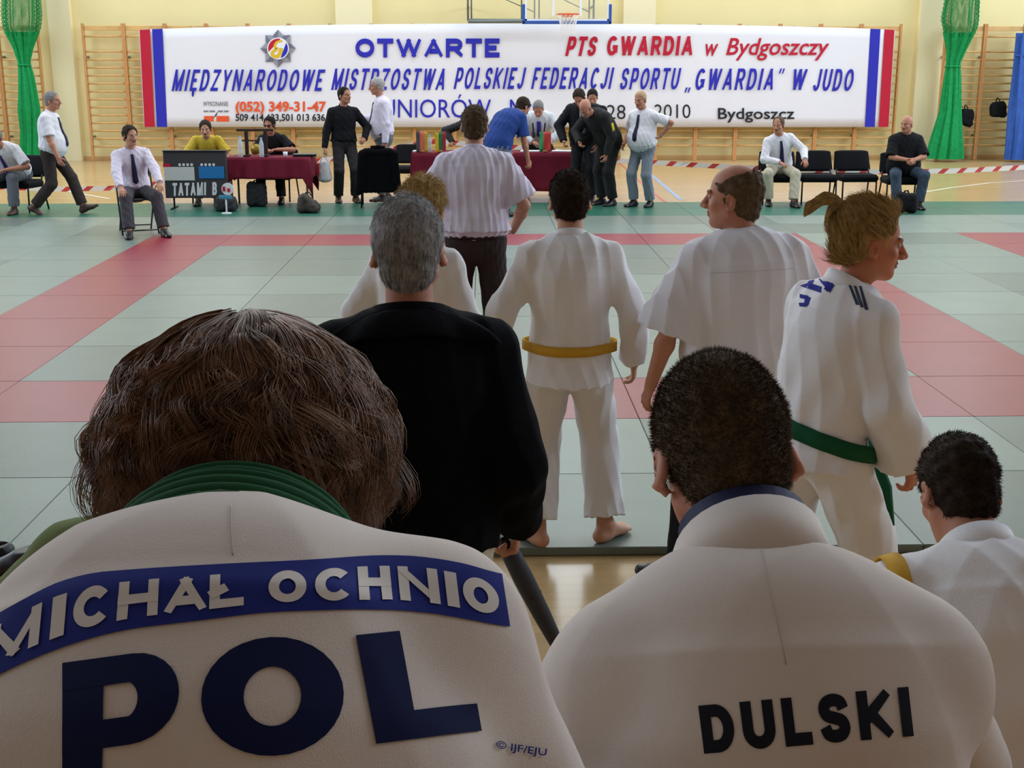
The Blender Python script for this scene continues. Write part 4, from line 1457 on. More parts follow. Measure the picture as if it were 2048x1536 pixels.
# ------------------------------------------------------------------ chairs, tables and what stands on them
MZ = .04      # top of the mats
def conf_chair(x, y, rz, label, group=None, z=MZ):
    """padded black conference chair; the sitter faces +y"""
    t = empty('conference_chair', (x, y, z), rz, label, 'chair', group)
    MB().box((-.275, -.21, .33), (.275, .25, .438), bev=.035).build('seat', PADB, t)
    v = Vox((-.35, -.45, .45), (.35, -.1, 1.0), .012)
    for xx in np.linspace(-.16, .16, 5):
        yb = -.27 + .25 * xx * xx
        v.cap((xx * 1.12, yb + .04, .49), (xx * 1.02, yb - .04, .73), (.105, .036), (.10, .032), side=(1, 0, 0), k=.03)
    v.build('backrest', PADB, t)
    for sx in (-1, 1):
        MB().tube([(sx * .255, .22, 0), (sx * .25, .19, .40), (sx * .24, .17, .41)], .0125, 8).build('leg', TUBE, t, True)
        MB().tube([(sx * .265, -.27, 0), (sx * .25, -.16, .40), (sx * .23, -.27, .62)], .0125, 8).build('leg', TUBE, t, True)
        MB().tube([(sx * .25, .19, .39), (sx * .25, -.16, .39)], .0125, 8).build('seat_rail', TUBE, t, True)
    return t

def folding_chair(x, y, rz, label, z=MZ):
    t = empty('folding_chair', (x, y, z), rz, label, 'chair')
    MB().box((-.20, -.19, .41), (.20, .20, .435), bev=.01).build('seat', TUBE, t)
    g = np.array([[(xx, -.245 - .03 * math.cos(xx * 7) + .02, zz) for zz in (.66, .74, .82)] for xx in np.linspace(-.205, .205, 9)])
    b = MB(); b.grid(g); solid(b.build('backrest', TUBE, t, True), .012)
    for sx in (-1, 1):
        MB().tube([(sx * .215, .24, 0), (sx * .215, -.02, .40), (sx * .21, -.235, .80), (sx * .20, -.245, .845)], .011, 8).build('leg', TUBE, t, True)
        MB().tube([(sx * .19, -.30, 0), (sx * .19, .16, .43)], .011, 8).build('leg', TUBE, t, True)
    MB().tube([(-.2, -.245, .845), (.2, -.245, .845)], .011, 8).build('top_tube', TUBE, t, True)
    MB().tube([(-.19, -.27, .06), (.19, -.27, .06)], .009, 8).build('cross_bar', TUBE, t, True)
    MB().tube([(-.215, .21, .05), (.215, .21, .05)], .009, 8).build('cross_bar', TUBE, t, True)
    return t

def cloth_table(name, x0, x1, yf, depth, ztop, drop_f, drop_s, label, corner=0.0, legs=True, seed=0):
    cx = (x0 + x1) / 2
    t = empty(name, (cx, yf + depth / 2, MZ), 0, label[0], 'table')
    hw, hd = (x1 - x0) / 2, depth / 2
    zt = ztop - MZ
    MB().box((-hw, -hd, zt - .035), (hw, hd, zt - .008), bev=.004).build('tabletop', mat('table_laminate', lin(150, 130, 100), .5), t)
    for sx in (-1, 1):
        for sy in (-1, 1):
            MB().tube([(sx * (hw - .05), sy * (hd - .05), 0), (sx * (hw - .05), sy * (hd - .05), zt - .03)], .016, 8).build('leg', mat('leg_steel', lin(120, 104, 84), .4), t, True)
    # the cloth lies on the table: a thing of its own
    c = empty('tablecloth', (cx, yf + depth / 2, ztop - .007), 0, label[1], 'tablecloth')
    r = random.Random(seed)
    per = []
    n1 = 60; n2 = 18
    for i in range(n1): per.append((-hw + 2 * hw * i / n1, -hd, 0, -1))
    for i in range(n2): per.append((hw, -hd + 2 * hd * i / n2, 1, 0))
    for i in range(n1): per.append((hw - 2 * hw * i / n1, hd, 0, 1))
    for i in range(n2): per.append((-hw, hd - 2 * hd * i / n2, -1, 0))
    per = np.array(per)
    N = len(per); rows = 9
    G = np.zeros((N, rows + 1, 3))
    ph = [r.uniform(0, 6) for _ in range(3)]
    for i, (x, y, nx, ny) in enumerate(per):
        cn = max(0, 1 - (hw - abs(x)) / .10) * max(0, 1 - (hd - abs(y)) / .10)
        rt_ = cn if x > 0 else cn * .35
        side_ = abs(nx)
        d = drop_s if side_ else drop_f
        e = min(1, min(hw - abs(x), 99) / .25) if not side_ else 0
        d = d + corner * rt_
        ox = np.array([nx, ny], float)
        if cn > 0: ox = nrm(np.append(np.array([np.sign(x) * cn, np.sign(y) * cn]) + ox * (1 - cn), 0))[:2]
        for j in range(rows + 1):
            u = j / rows
            wav = .016 * math.sin(i * .33 + ph[0]) + .012 * math.sin(i * .71 + ph[1])
            out = (.006 + (.02 + wav) * u ** 1.2 + .05 * cn * math.sin(u * math.pi) * .8)
            G[i, j] = (x + ox[0] * out, y + ox[1] * out, -d * u)
    b = MB(); b.grid(G, close_u=True)
    top = np.array([[(-hw + 2 * hw * a / 20, -hd + 2 * hd * q / 6, .001) for q in range(7)] for a in range(21)])
    b.grid(top)
    solid(b.build('cloth', MAROON, c, True), .004)
    return t, c

# officials' tables
YT = 18.4
xb0, xb1 = at(452, 320, YT)[0], at(618, 320, YT)[0]
zT = .76
cloth_table('officials_table', xb0, xb1, YT, .62, zT, .30, .30, ('small table under a maroon cloth beside the scoreboard', 'maroon cloth over the small table with the gong, corner hanging low'), .24, seed=3)
YU = 19.35
xu0, xu1 = at(824, 315, YU)[0], at(1158, 315, YU)[0]
cloth_table('officials_table', xu0, xu1, YU, .70, zT, .58, .55, ('long officials table with flags behind the standing referee', 'dark maroon cloth over the long table with the small flags'), .05, seed=5)

def on_table(px, py, Y):
    p = at(px, py, Y); return p[0]

# gong rack
def gong_rack():
    Yg = YT + .26
    x0, x1 = at(494, 300, Yg)[0], at(532, 300, Yg)[0]
    cx = (x0 + x1) / 2; hw = (x1 - x0) / 2
    t = empty('gong_rack', (cx, Yg, zT), 0, 'dark wooden gong rack with two posts standing on the small maroon table', 'gong rack')
    DW = mat('rack_dark_wood', lin(46, 24, 22), .5, .4)
    zt = at(500, 259, Yg)[2] - zT
    for sx in (-1, 1):
        MB().box((sx * hw - .025, -.025, .02), (sx * hw + .025, .025, zt - .02), bev=.004).build('post', DW, t)
        MB().box((sx * hw - .04, -.11, 0), (sx * hw + .04, .11, .025), bev=.005).build('foot', DW, t)
    MB().box((-hw - .14, -.02, zt - .025), (hw + .12, .02, zt + .01), bev=.004).build('cross_bar', DW, t)
    MB().box((-hw - .10, -.012, zt - .17), (hw + .02, .012, zt - .15), bev=.003).build('cross_bar', DW, t)
    gz = at(514, 298, Yg)[2] - zT
    MB().lathe([(0.001, -.012), (.07, -.014), (.078, -.006), (.078, .01), (.001, .012)], 24, M=np.array([[1, 0, 0, .0], [0, 0, -1, -.045], [0, 1, 0, gz], [0, 0, 0, 1.0]])).build('gong', mat('gong_brass', lin(168, 136, 58), .4, .5, metal=.6), t, True)
    MB().tube([(-.04, -.03, gz + .06), (-.05, 0, zt - .17)], .003, 5).tube([(.04, -.03, gz + .06), (.05, 0, zt - .17)], .003, 5).build('gong_cord', DW, t)
gong_rack()

def bottle(px, py, Y, hgt, label, group=None, r=.035):
    x = at(px, py, Y)[0]
    t = empty('water_bottle', (x, Y, zT), 0, label, 'bottle', group)
    k = hgt / .3
    MB().lathe([(.001, 0), (r, .0), (r, .1 * k), (r * .9, .12 * k), (r, .14 * k), (r, .2 * k), (r * .45, .265 * k), (r * .42, .28 * k)], 14).build('bottle_body', CLEAR, t, True)
    MB().lathe([(r * .48, .278 * k), (r * .48, .30 * k), (.001, .30 * k)], 12).build('bottle_cap', mat('cap_blue', lin(130, 160, 205), .4), t, True)
    return t
bottle(482, 318, YT + .08, .30, 'tall clear water bottle left of the gong rack on the small table', None, .034)
bottle(524, 318, YT + .09, .28, 'clear water bottle in front of the man in sunglasses', None, .034)
bottle(860, 312, YU + .18, .26, 'clear bottle between the two striped flags on the long table', None, .032)
def cup(px, Y, label):
    x = at(px, 316, Y)[0]
    t = empty('plastic_cup', (x, Y, zT), 0, label, 'cup')
    MB().lathe([(.001, .002), (.026, 0), (.034, .075), (.031, .074), (.024, .004), (.001, .006)], 14).build('cup_body', PAPER, t, True)
cup(571, YT + .1, 'small white plastic cup near the folder on the small table')
cup(876, YU + .22, 'white plastic cup beside the flags on the long table')
def folder():
    x = at(610, 312, YT + .3)[0]
    t = empty('laptop', (x, YT + .28, zT), 6, 'flat dark laptop lying closed at the end of the small table', 'laptop')
    MB().box((-.17, -.12, 0), (.17, .12, .018), bev=.004).build('base', BLACK, t)
    MB().box((-.17, -.12, .02), (.17, .12, .034), bev=.004).build('lid', mat('laptop_grey', lin(60, 66, 70), .4), t)
folder()
def papers(px, label, w=.3, rz=0, dy=.27):
    x = at(px, 312, YU + dy)[0]
    t = empty('paper_stack', (x, YU + dy, zT), rz, label, 'papers')
    b = MB()
    for i in range(4):
        b.box((-w / 2 + .004 * i, -.105 + .003 * i, .002 + .003 * i), (w / 2 + .003 * i, .105 + .002 * i, .0045 + .003 * i))
    b.build('sheets', PAPER, t)
papers(1068, 'white paper sheets left of the green and red flag on the long table', .42, 2)
papers(1127, 'white paper sheets right of the green and red flag on the long table', .36, -3)
papers(838, 'white paper sheets at the left end of the long table', .2, 2, .30)

def flag(px0, px1, py0, py1, Y, cols, widths, label):
    a, c = at(px0, py0, Y), at(px1, py1, Y)
    cx = (a[0] + c[0]) / 2
    t = empty('table_flag', (cx, Y, zT), 0, label, 'flag')
    MB().lathe([(.001, 0), (.045, 0), (.045, .02), (.02, .035), (.001, .036)], 16).build('flag_base', mat('flag_base_wood', lin(150, 100, 62), .5), t, True)
    zt = a[2] - zT; zb = c[2] - zT
    MB().tube([(0, .012, .02), (0, .012, zt + .05)], .005, 8).build('flag_pole', mat('flag_pole_wood', lin(120, 96, 70), .5), t, True)
    MB().tube([(a[0] - cx, .006, zt), (c[0] - cx, .006, zt)], .004, 6).build('flag_bar', mat('flag_pole_wood', lin(120, 96, 70), .5), t, True)
    u = np.concatenate([[0], np.cumsum(widths)]) / sum(widths)
    for i, col in enumerate(cols):
        us = np.linspace(u[i], u[i + 1], 6)
        g = np.array([[(a[0] - cx + (c[0] - a[0]) * q, -.004 + .012 * math.sin(q * 8 + z * 4), zt + (zb - zt) * z) for z in np.linspace(0, 1, 8)] for q in us])
        b = MB(); b.grid(g); solid(b.build('flag_stripe', col, t, True), .002)
fl = lambda n, *c: mat('flag_' + n, lin(*c), .7)
flag(832, 856, 263, 305, YU + .10, [fl('black', 84, 80, 82), fl('coral', 222, 112, 88), fl('gold', 206, 166, 62)], [1, 1.2, 1], 'small black, red and gold flag at the left end of the long table')
flag(870, 892, 264, 307, YU + .10, [fl('yellow', 218, 178, 30), fl('green', 36, 118, 66), fl('red', 168, 44, 58)], [1, 1, 1], 'small yellow, green and red flag beside the standing referee')
flag(1079, 1102, 264, 303, YU + .10, [fl('emerald', 40, 160, 94), fl('scarlet', 214, 74, 66)], [.42, .9], 'small green and red flag in front of the man in the white tracksuit')

# scoreboard
def scoreboard():
    Ys = 18.25
    a, c = at(325, 303, Ys), at(456, 396, Ys)
    cx = (a[0] + c[0]) / 2; w = c[0] - a[0]; zb = c[2]; h = a[2] - c[2]
    t = empty('scoreboard', (cx, Ys, MZ), 0, 'dark scoreboard with white and blue panels and white lettering, beside the small maroon table', 'scoreboard')
    D = mat('board_dark', lin(58, 56, 58), .6); 
    z0 = zb - MZ
    MB().box((-w / 2, 0, z0), (w / 2, .10, z0 + h), bev=.008).build('case', D, t)
    MB().box((-w / 2 - .005, -.02, z0 + h), (w / 2 + .005, .12, z0 + h + .015), bev=.004).build('top_edge', mat('board_edge', lin(42, 40, 42), .5), t)
    def q(x, y): p = at(x, y, Ys); return p[0] - cx, p[2] - MZ
    def panel(n, x0, y0, x1, y1, m):
        A, B = q(x0, y0), q(x1, y1)
        MB().box((A[0], -.012, B[1]), (B[0], .0, A[1]), bev=.003).build(n, m, t)
    panel('white_panel', 328, 334, 390, 361, mat('board_white', lin(206, 204, 200), .5))
    panel('blue_panel', 397, 333, 449, 357, mat('board_blue', lin(28, 116, 178), .5))
    panel('red_strip', 326, 327, 341, 334, C_RED)
    for i in range(9):
        if i in (4,): continue
        x = 357 + i * 8 + (4 if i > 4 else 0); panel('small_print', x, 327, x + 5, 332, PAPER)
    L, W = pen('TATAMI B', .2, .55, .12, .55)
    V, Q, K_ = sub_quads([g for l in L for g in l[1]], 9, True)
    P = []
    for (x, y), kk in zip(V, K_):
        a2 = q(345 + x * (434 - 345) / W, 392 - 26 * y + (x / W) * -2); P.append((a2[0], -.003 - .0008 * kk, a2[1]))
    link('lettering', mesh_np('lettering', np.array(P), Q), PAPER, t)
    for sx in (-1, 1):
        MB().tube([(sx * w * .38, .05, z0 + .02), (sx * w * .38, .05, .012)], .014, 8).tube([(sx * w * .38, -.15, .012), (sx * w * .38, .25, .012)], .012, 8).build('stand', TUBE, t, True)
scoreboard()

# small emblem paddle on a stick, in front of the table's corner
def paddle():
    Yp = 17.6
    g_ = ground(452, 425, MZ)
    x = at(452, 400, Yp)[0]
    t = empty('sign_paddle', (x, Yp, MZ), 0, 'small round white sign with a red mark on a white stick beside the scoreboard', 'sign')
    zc = at(454, 378, Yp)[2] - MZ; zl = at(450, 395, Yp)[2] - MZ
    MB().tube([(0, 0, .01), (0, 0, zl)], .012, 8).build('stick', PAPER, t, True)
    MB().lathe([(.001, 0), (.07, 0), (.07, .012), (.001, .014)], 16).build('foot_disc', PAPER, t, True)
    MB().box((-.09, -.02, zl - .02), (.08, .02, zl + .03), bev=.006).build('clip_holder', mat('holder_blue', lin(70, 140, 170), .5), t)
    Mx = np.array([[1, 0, 0, .03], [0, 0, -1, 0.0], [0, 1, 0, zc], [0, 0, 0, 1.0]])
    MB().lathe([(.001, -.008), (.085, -.008), (.085, .008), (.001, .008)], 14, M=Mx).build('sign_disc', PAPER, t)
    Mx = Mx.copy(); Mx[1, 3] = -.012
    MB().box((-.035, -.016, zc - .03), (.0, -.009, zc + .035)).box((.03, -.016, zc - .04), (.065, -.009, zc + .01)).build('sign_mark', C_RED, t)
paddle()

def lump_bag(px0, px1, py0, py1, Y, depth, m, label, seed, name='bag', handle=True, soft=.012, slump=.4):
    a, c = at(px0, py0, Y), at(px1, py1, Y)
    w = (c[0] - a[0]); h = max(a[2] - MZ, .1)
    t = empty(name, ((a[0] + c[0]) / 2, Y, MZ), 0, label, 'bag')
    v = Vox((-w, -depth, -.05), (w, depth, h * 1.4), .016)
    e_ = min(w, h, depth) * .22
    for sx in (-1, 1):
        for sy in (-1, 1):
            v.cap((sx * (w * .5 - e_), sy * (depth * .5 - e_), e_), (sx * (w * .5 - e_ * 1.25), sy * (depth * .42 - e_), h - e_ * (1.2 + slump * (sx > 0))), e_, e_ * .9, k=e_ * .8)
    for zf in np.linspace(.2, .82, 5):
        wz = w * (.5 - slump * .08 * zf) - e_
        v.cap((-wz, 0, h * zf), (wz, 0, h * zf * (1 - .22 * slump)), (depth * .40, h * .15), (depth * .38, h * .15), side=(0, 1, 0), k=.05)
    v.disp(folds(seed, soft, (15, 15, 11)))
    v.plane((0, 0, .0), (0, 0, -1))
    v.build('bag_body', m, t)
    if handle:
        MB().tube([(-w * .15, 0, h * .88), (-w * .1, 0, h * 1.02), (w * .06, 0, h * 1.04), (w * .12, 0, h * .86)], .012, 6).build('handle', m, t, True)
    return t
BAGG = mat('bag_charcoal', lin(44, 46, 48), .85, bump=.15, bscale=20)
lump_bag(432, 474, 391, 418, 17.95, .26, BAGG, 'grey rucksack on the green mat between scoreboard and small table', 11)
lump_bag(494, 533, 362, 413, 18.52, .22, mat('bag_dark_grey', lin(36, 38, 40), .8), 'tall dark grey bag standing under the small maroon table', 12)
lump_bag(594, 640, 386, 420, 17.75, .34, mat('bag_camouflage', lin(66, 60, 54), .9, noise=.5, nscale=14), 'mottled grey-brown bag on the green mat at the end of the small table', 13, slump=2.0)
lump_bag(1794, 1830, 383, 421, 17.5, .2, BLACK, 'black shoulder bag on the mat between the jeans-wearing man\'s feet', 14)

# chairs
cx_ = lambda px, Y: at(px, 380, Y)[0]
jx_ = cx_(763, 18.9)
conf_chair(jx_, 18.55, 4, 'black padded chair seen from behind, left of the long table')
def draped_jacket():
    t = empty('jacket', (jx_ + .018, 18.55 - .33, MZ + .83), 4, 'black jacket draped over the back of the chair left of the long table', 'jacket')
    v = Vox((-.45, -.2, -.9), (.45, .3, .15), .011)
    v.cap((-.17, -.005, -.02), (.17, -.005, -.02), (.06, .055), (.06, .055), side=(0, 1, 0), k=0)
    v.cap((0, -.01, -.05), (0, -.035, -.60), (.26, .05), (.31, .045), side=(1, 0, 0), k=.05, flat=True)
    for sg in (-1, 1):
        v.cap((sg * .23, -.02, -.05), (sg * .285, -.03, -.62), .055, .05, k=.04, flat=True)
    v.disp(folds(9, .010, (16, 12, 3)))
    v.ell((0, .14, -.42), (.34, .125, .50), k=.01, op='sub')
    v.build('jacket_cloth', JET, t)
    MB().tube([(-.10, .0, .045), (0, -.03, .055), (.10, .0, .045)], .022, 8).build('collar', JET, t, True)
draped_jacket()
conf_chair(cx_(822, 20.4), 20.45, 178, 'black padded chair tucked behind the left end of the long table')
conf_chair(cx_(1638, 18.6), 18.78, 178, 'empty black padded chair right beside the seated man in khaki trousers')
conf_chair(cx_(1718, 18.6), 18.8, 181, 'empty black padded chair next to the seated man in jeans')

# ------------------------------------------------------------------ people round the officials' tables
HF = .0075    # voxel size for distant figures

def person(px, py, rz, label, Y=None, z=MZ):
    """a person standing (or sitting) with the root on the floor"""
    p = ground(px, py, z) if Y is None else at(px, py, Y)
    return empty('person', (p[0], p[1], z), rz, label, 'person')

def dress(root, P, skin, top, bottom, shoe_m, hair_m, sleeve='short', tucked=True, hairkw=None, tie_m=None, seed=1, h=HF, collar=True, cm=None, belt_m=None, fold=.008, top_name='shirt', ease=.018, hem=-.12, flare=1.05, sl_end=None, stub=None):
    body(root, P, skin, h * .85)
    s_ = shirt(root, P, top, h, sleeve, ease, tucked, hem, fold, seed, top_name, collar=collar, cm=cm, sl_end=sl_end)
    trousers(root, P, bottom, h, .016, fold, seed + 1, flare=flare)
    shoes(root, P, shoe_m, h)
    if hair_m is not None:
        hair_cap(root, P, hair_m, h * .7, seed=seed, **(hairkw or {}))
    if tie_m: tie(root, P, s_, tie_m)
    if belt_m: belt_round(root, P, s_, belt_m, .05, .032, .005, off=-.014)
    return s_

def seated(P0, H=1.75, seat=.46):
    return (0, P0, seat + .10 * H / 1.75)

BALD = dict(bald=(.02, .085, .10, .125, .085), thick=.005)
THIN = dict(thick=.007)

# man walking to the right
r = person(112, 428, -92, 'person in white short-sleeved shirt and dark tie walking past the knotted green net')
P = Pose(1.72, w=1.1, belly=.07, pelvis=(0, 0, .87), lean=(0, 8), head=(4, -4, 0), rh=(.25, .20, .76), lh=(-.27, -.12, .80), rf=(.09, -.26, .12), lf=(-.08, .36, .10), lpit=-22, rpit=28, ryaw=-4, lyaw=4)
dress(r, P, SK2, WHITE, DKTR, SHOEB, HAIR_GREY, tie_m=NAVY, seed=2, hairkw=dict(thick=.007))

# seated man cut by the left edge
r = person(42, 402, 168, 'person in white shirt and purple tie leaning forward on a chair at the left edge', Y=18.05)
P = Pose(1.76, w=1.12, belly=.04, pelvis=(0, 0, .55), lean=(32, 55), head=(20, 5, 0), rh=(.14, .50, .62), lh=(-.14, .48, .62), rf=(.14, .44, .08), lf=(-.15, .42, .08), rk=(.2, 1, .6), lk=(-.2, 1, .6), rpalm=(0, 0, -1), lpalm=(0, 0, -1), rpole=(1, -.6, 0), lpole=(-1, -.6, 0))
dress(r, P, SK2, WHITE, GREYTR, SHOEB, HAIR_GREY, tie_m=mat('tie_purple', lin(66, 40, 120), .6), seed=4)
conf_chair(r.location.x, r.location.y, 168, 'black padded chair under the man at the left edge of the photo')

# referee on the folding chair
r = person(276, 447, 202, 'person in white shirt and dark tie sitting on the folding chair, hands on knees', Y=15.6)
P = Pose(1.68, pelvis=(0, -.02, .53), lean=(-8, 14), side=4, head=(4, 22, 3), rh=(.22, .40, .60), lh=(-.25, .42, .62), rf=(.17, .52, .08), lf=(-.24, .50, .08), rk=(.25, 1, .8), lk=(-.25, 1, .8), rpalm=(0, .1, -1), lpalm=(0, .1, -1), rdir=(-.1, .8, -.6), ldir=(.1, .8, -.6), rpole=(1, -.8, 0), lpole=(-1, -.8, 0), curl=(18, 18))
dress(r, P, SK, LILAC, mat('trouser_charcoal', lin(70, 66, 72), .85), SHOE, HAIR_BROWN, 'long', tie_m=NAVY, seed=6, h=.0065, hairkw=dict(thick=.013))
folding_chair(r.location.x, r.location.y, 202, 'black tubular folding chair under the man at the edge of the mats')

# youth behind the scoreboard
r = person(424, 404, 186, 'person in yellow T-shirt sitting hunched behind the dark scoreboard', Y=19.15)
P = Pose(1.62, pelvis=(0, 0, .54), lean=(14, 38), head=(12, 0, 0), rh=(.20, .42, .60), lh=(-.20, .42, .60), rf=(.14, .50, .08), lf=(-.12, .50, .08), rk=(.15, 1, .8), lk=(-.15, 1, .8), rpole=(1, -.8, 0), lpole=(-1, -.8, 0), rpalm=(0, 0, -1), lpalm=(0, 0, -1), shrug=.03)
dress(r, P, SK, mat('tshirt_yellow', lin(206, 178, 54), .85, bump=.1, bscale=20), SUIT, SHOE, HAIR_BROWN, tucked=False, seed=8, collar=False, hairkw=dict(thick=.015))
conf_chair(r.location.x, r.location.y - .0, 186, 'black padded chair hidden behind the dark scoreboard')

# man with sunglasses behind the gong
r = person(556, 404, 172, 'person in black polo shirt and sunglasses sitting at the small maroon table', Y=19.35)
P = Pose(1.62, pelvis=(0, 0, .54), lean=(8, 26), head=(8, -8, 0), rh=(.04, .40, .80), lh=(-.16, .40, .80), rf=(.12, .55, .08), lf=(-.20, .45, .08), rk=(.12, 1, .8), lk=(-.15, 1, .8), rpole=(1, -.6, -.2), lpole=(-1, -.6, -.2), rdir=(-.8, .6, 0), ldir=(.8, .6, .0), rpalm=(0, 0, -1), lpalm=(0, 0, -1))
s_ = dress(r, P, SK2, BLACK, SUIT, SHOE, HAIR_BLACK, tucked=False, seed=10, hairkw=dict(thick=.012, rough=.003))
def shades(root, P):
    q, L = P.hs, lambda x, y, z: P.hc + P.Rh @ (np.array([x, y, z]) * P.hs)
    b = MB()
    for sg in (-1, 1):
        pts = [L(sg * (.031 + .026 * math.cos(a)), .098 - .008 * math.cos(a) * sg * sg, .004 + .018 * math.sin(a)) for a in np.linspace(0, 6.283, 13)[:-1]]
        g = np.array([[L(sg * .031, .100, .004)] * 12, pts]).transpose(1, 0, 2)
        b.grid(g, close_u=True)
        b.tube([L(sg * .057, .09, .01), L(sg * .078, .06, .012), L(sg * .084, -.005, .008)], .003, 5)
    b.tube([L(-.008, .106, .01), L(.008, .106, .01)], .003, 5)
    solid(b.build('sunglasses', TUBE, root, True), .003)
shades(r, P)
bv = bvh_of(s_)
c_, M_ = P.sp(.62)
hit = bv.ray_cast(Vector(c_ - M_[:, 0] * .085 + M_[:, 1] * .6), Vector(-M_[:, 1]))
if hit[0] is not None:
    h_ = np.array(hit[0])
    MB().box((h_[0] - .02, h_[1] + .001, h_[2] - .03), (h_[0] + .02, h_[1] + .006, h_[2] + .03), bev=.002).build('chest_print', mat('print_pale', lin(170, 200, 190), .7), r)
conf_chair(r.location.x, r.location.y, 172, 'black padded chair behind the small maroon table under the man in sunglasses')

# man in black with the carrier bag
r = person(692, 404, 198, 'person in black shirt and dark trousers standing, holding a white carrier bag')
P = Pose(1.72, pelvis=(0, 0, .90), lean=(0, 5), head=(0, 34, 0), rh=(.31, .06, .82), lh=(-.27, .20, .94), rf=(.11, -.02, .08), lf=(-.13, .10, .08), lpole=(-1, -.7, 0), rpalm=(-1, 0, 0), lpalm=(1, 0, -.3), ldir=(.5, .8, -.3), curl=(60, 30))
dress(r, P, SK2, BLACK, mat('trouser_black_brown', lin(40, 38, 40), .85), SHOEB, HAIR_BLACK, 'long', seed=12, belt_m=SHOE, cm=BLACK, hairkw=dict(thick=.008))
Wp = P.hand['R'][0]
wb = (np.array(r.matrix_basis) @ np.append(Wp + P.hand['R'][1] * .10, 1))[:3]
def carrier_bag(p):
    t = empty('carrier_bag', tuple(p), 10, 'white carrier bag with red trim hanging from the hand of the man in black', 'bag')
    v = Vox((-.2, -.15, -.5), (.2, .15, .05), .010)
    v.cap((0, 0, -.12), (.01, 0, -.36), (.075, .03), (.105, .055), side=(1, 0, 0), k=0)
    v.disp(folds(3, .007, (24, 24, 9)))
    v.build('bag_body', mat('bag_white', lin(216, 212, 216), .5), t)
    for sg in (-1, 1):
        MB().tube([(0, 0, .0), (sg * .03, 0, -.05), (sg * .055, 0, -.11)], .007, 6).build('handle', mat('bag_white', lin(216, 212, 216), .5), t, True)
    MB().box((-.098, -.035, -.30), (-.075, .035, -.12), bev=.008).build('red_trim', C_RED, t)
carrier_bag(wb)

# grey-haired man talking to him
r = person(772, 404, 100, 'grey-haired person in white long-sleeved shirt and dark tie gesturing at the man in black', Y=19.35)
P = Pose(1.86, w=1.08, belly=.06, pelvis=(0, 0, .98), lean=(0, 6), head=(6, 0, 0), rh=(.10, .42, 1.26), lh=(-.30, .02, .86), rf=(.10, -.03, .08), lf=(-.12, .05, .08), rpole=(.6, -.2, -1), rdir=(-.2, .9, .2), rpalm=(-.3, .3, .9), curl=(22, 25))
dress(r, P, SK2, LILAC, GREYTR, SHOE, HAIR_SILV, 'long', tie_m=NAVY, seed=14, belt_m=SHOE, hairkw=dict(thick=.010))

# dark figure bent over the long table, behind the referee
r = person(956, 404, 165, 'person in dark clothes bent over the long table, mostly hidden behind the standing referee', Y=20.55)
P = Pose(1.76, pelvis=(0, 0, .80), lean=(38, 62), head=(42, 0, 0), rh=(.30, .42, .82), lh=(-.20, .46, .82), rpole=(1, -.4, .3), lpole=(-1, -.4, .3), rf=(.12, .0, .08), lf=(-.12, .0, .08), rdir=(0, 1, -.1), ldir=(0, 1, -.1), rpalm=(0, 0, -1), lpalm=(0, 0, -1))
dress(r, P, SK3, mat('jacket_dark_grey', lin(38, 40, 42), .85), SUIT, SHOE, HAIR_BLACK, 'long', tucked=False, seed=16)

# man in the blue shirt bending to the right
r = person(996, 404, -48, 'person in blue short-sleeved shirt and pale jeans bending over the long table', Y=17.2)
P = Pose(1.84, w=1.2, pelvis=(0, 0, .95), lean=(6, 66), head=(34, 0, 0), lh=(-.28, .40, .85), rh=(.24, .34, .76), lpole=(-1, -.2, .4), rpole=(.6, -1, .2), rf=(.12, .02, .08), lf=(-.12, .02, .08), rdir=(0, .25, -1), curl=(40, 30))
dress(r, P, SK2, mat('shirt_blue', lin(30, 62, 132), .85, bump=.12, bscale=20), mat('jeans_pale', lin(120, 132, 150), .85, noise=.15), SHOE, HAIR_BROWN, tucked=False, seed=18, hem=-.06, ease=.022)

# man in the white tracksuit top
r = person(1078, 404, 176, 'person in white tracksuit jacket and black trousers leaning over the long table to write', Y=20.5)
P = Pose(1.78, w=1.12, pelvis=(0, -.02, .84), lean=(26, 48), head=(40, -4, 0), rh=(.10, .42, .84), lh=(-.14, .44, .84), rpole=(1, -.2, .2), lpole=(-1, -.2, .2), rf=(.20, -.05, .08), lf=(-.22, -.02, .08), rk=(.5, 1, 0), lk=(-.5, 1, 0), rdir=(-.6, .8, -.1), ldir=(.6, .8, -.1), rpalm=(0, 0, -1), lpalm=(0, 0, -1))
s_ = dress(r, P, SK2, mat('track_white', lin(206, 212, 214), .6, bump=.1, bscale=18), BLACK, SHOE, HAIR_GREY, 'long', tucked=False, seed=20, ease=.03, cm=NAVY, hairkw=dict(thick=.008))
def front_strip(root, P, over, m, x0, x1, t0, t1, w, name, off=.004):
    bv = bvh_of(over); g = []
    for u in np.linspace(0, 1, 14):
        t = t0 + (t1 - t0) * u
        c, M = P.sp(t); x = x0 + (x1 - x0) * u
        row = []
        for s__ in (-w, 0, w):
            o_ = c + M[:, 0] * (x + s__)
            hit = bv.ray_cast(Vector(o_ + M[:, 1] * .6), Vector(-M[:, 1]), .6)
            row.append((np.array(hit[0]) if hit[0] is not None else o_ + M[:, 1] * .12) + M[:, 1] * off)
        g.append(row)
    b = MB(); b.grid(np.array(g)); return solid(b.build(name, m, root, True), .003)
front_strip(r, P, s_, NAVY, .10, .075, .9, .3, .010, 'jacket_trim')
front_strip(r, P, s_, NAVY, -.10, -.075, .9, .3, .010, 'jacket_trim')
front_strip(r, P, s_, mat('shirt_royal', lin(48, 52, 150), .7), 0, 0, .97, .35, .034, 'undershirt')

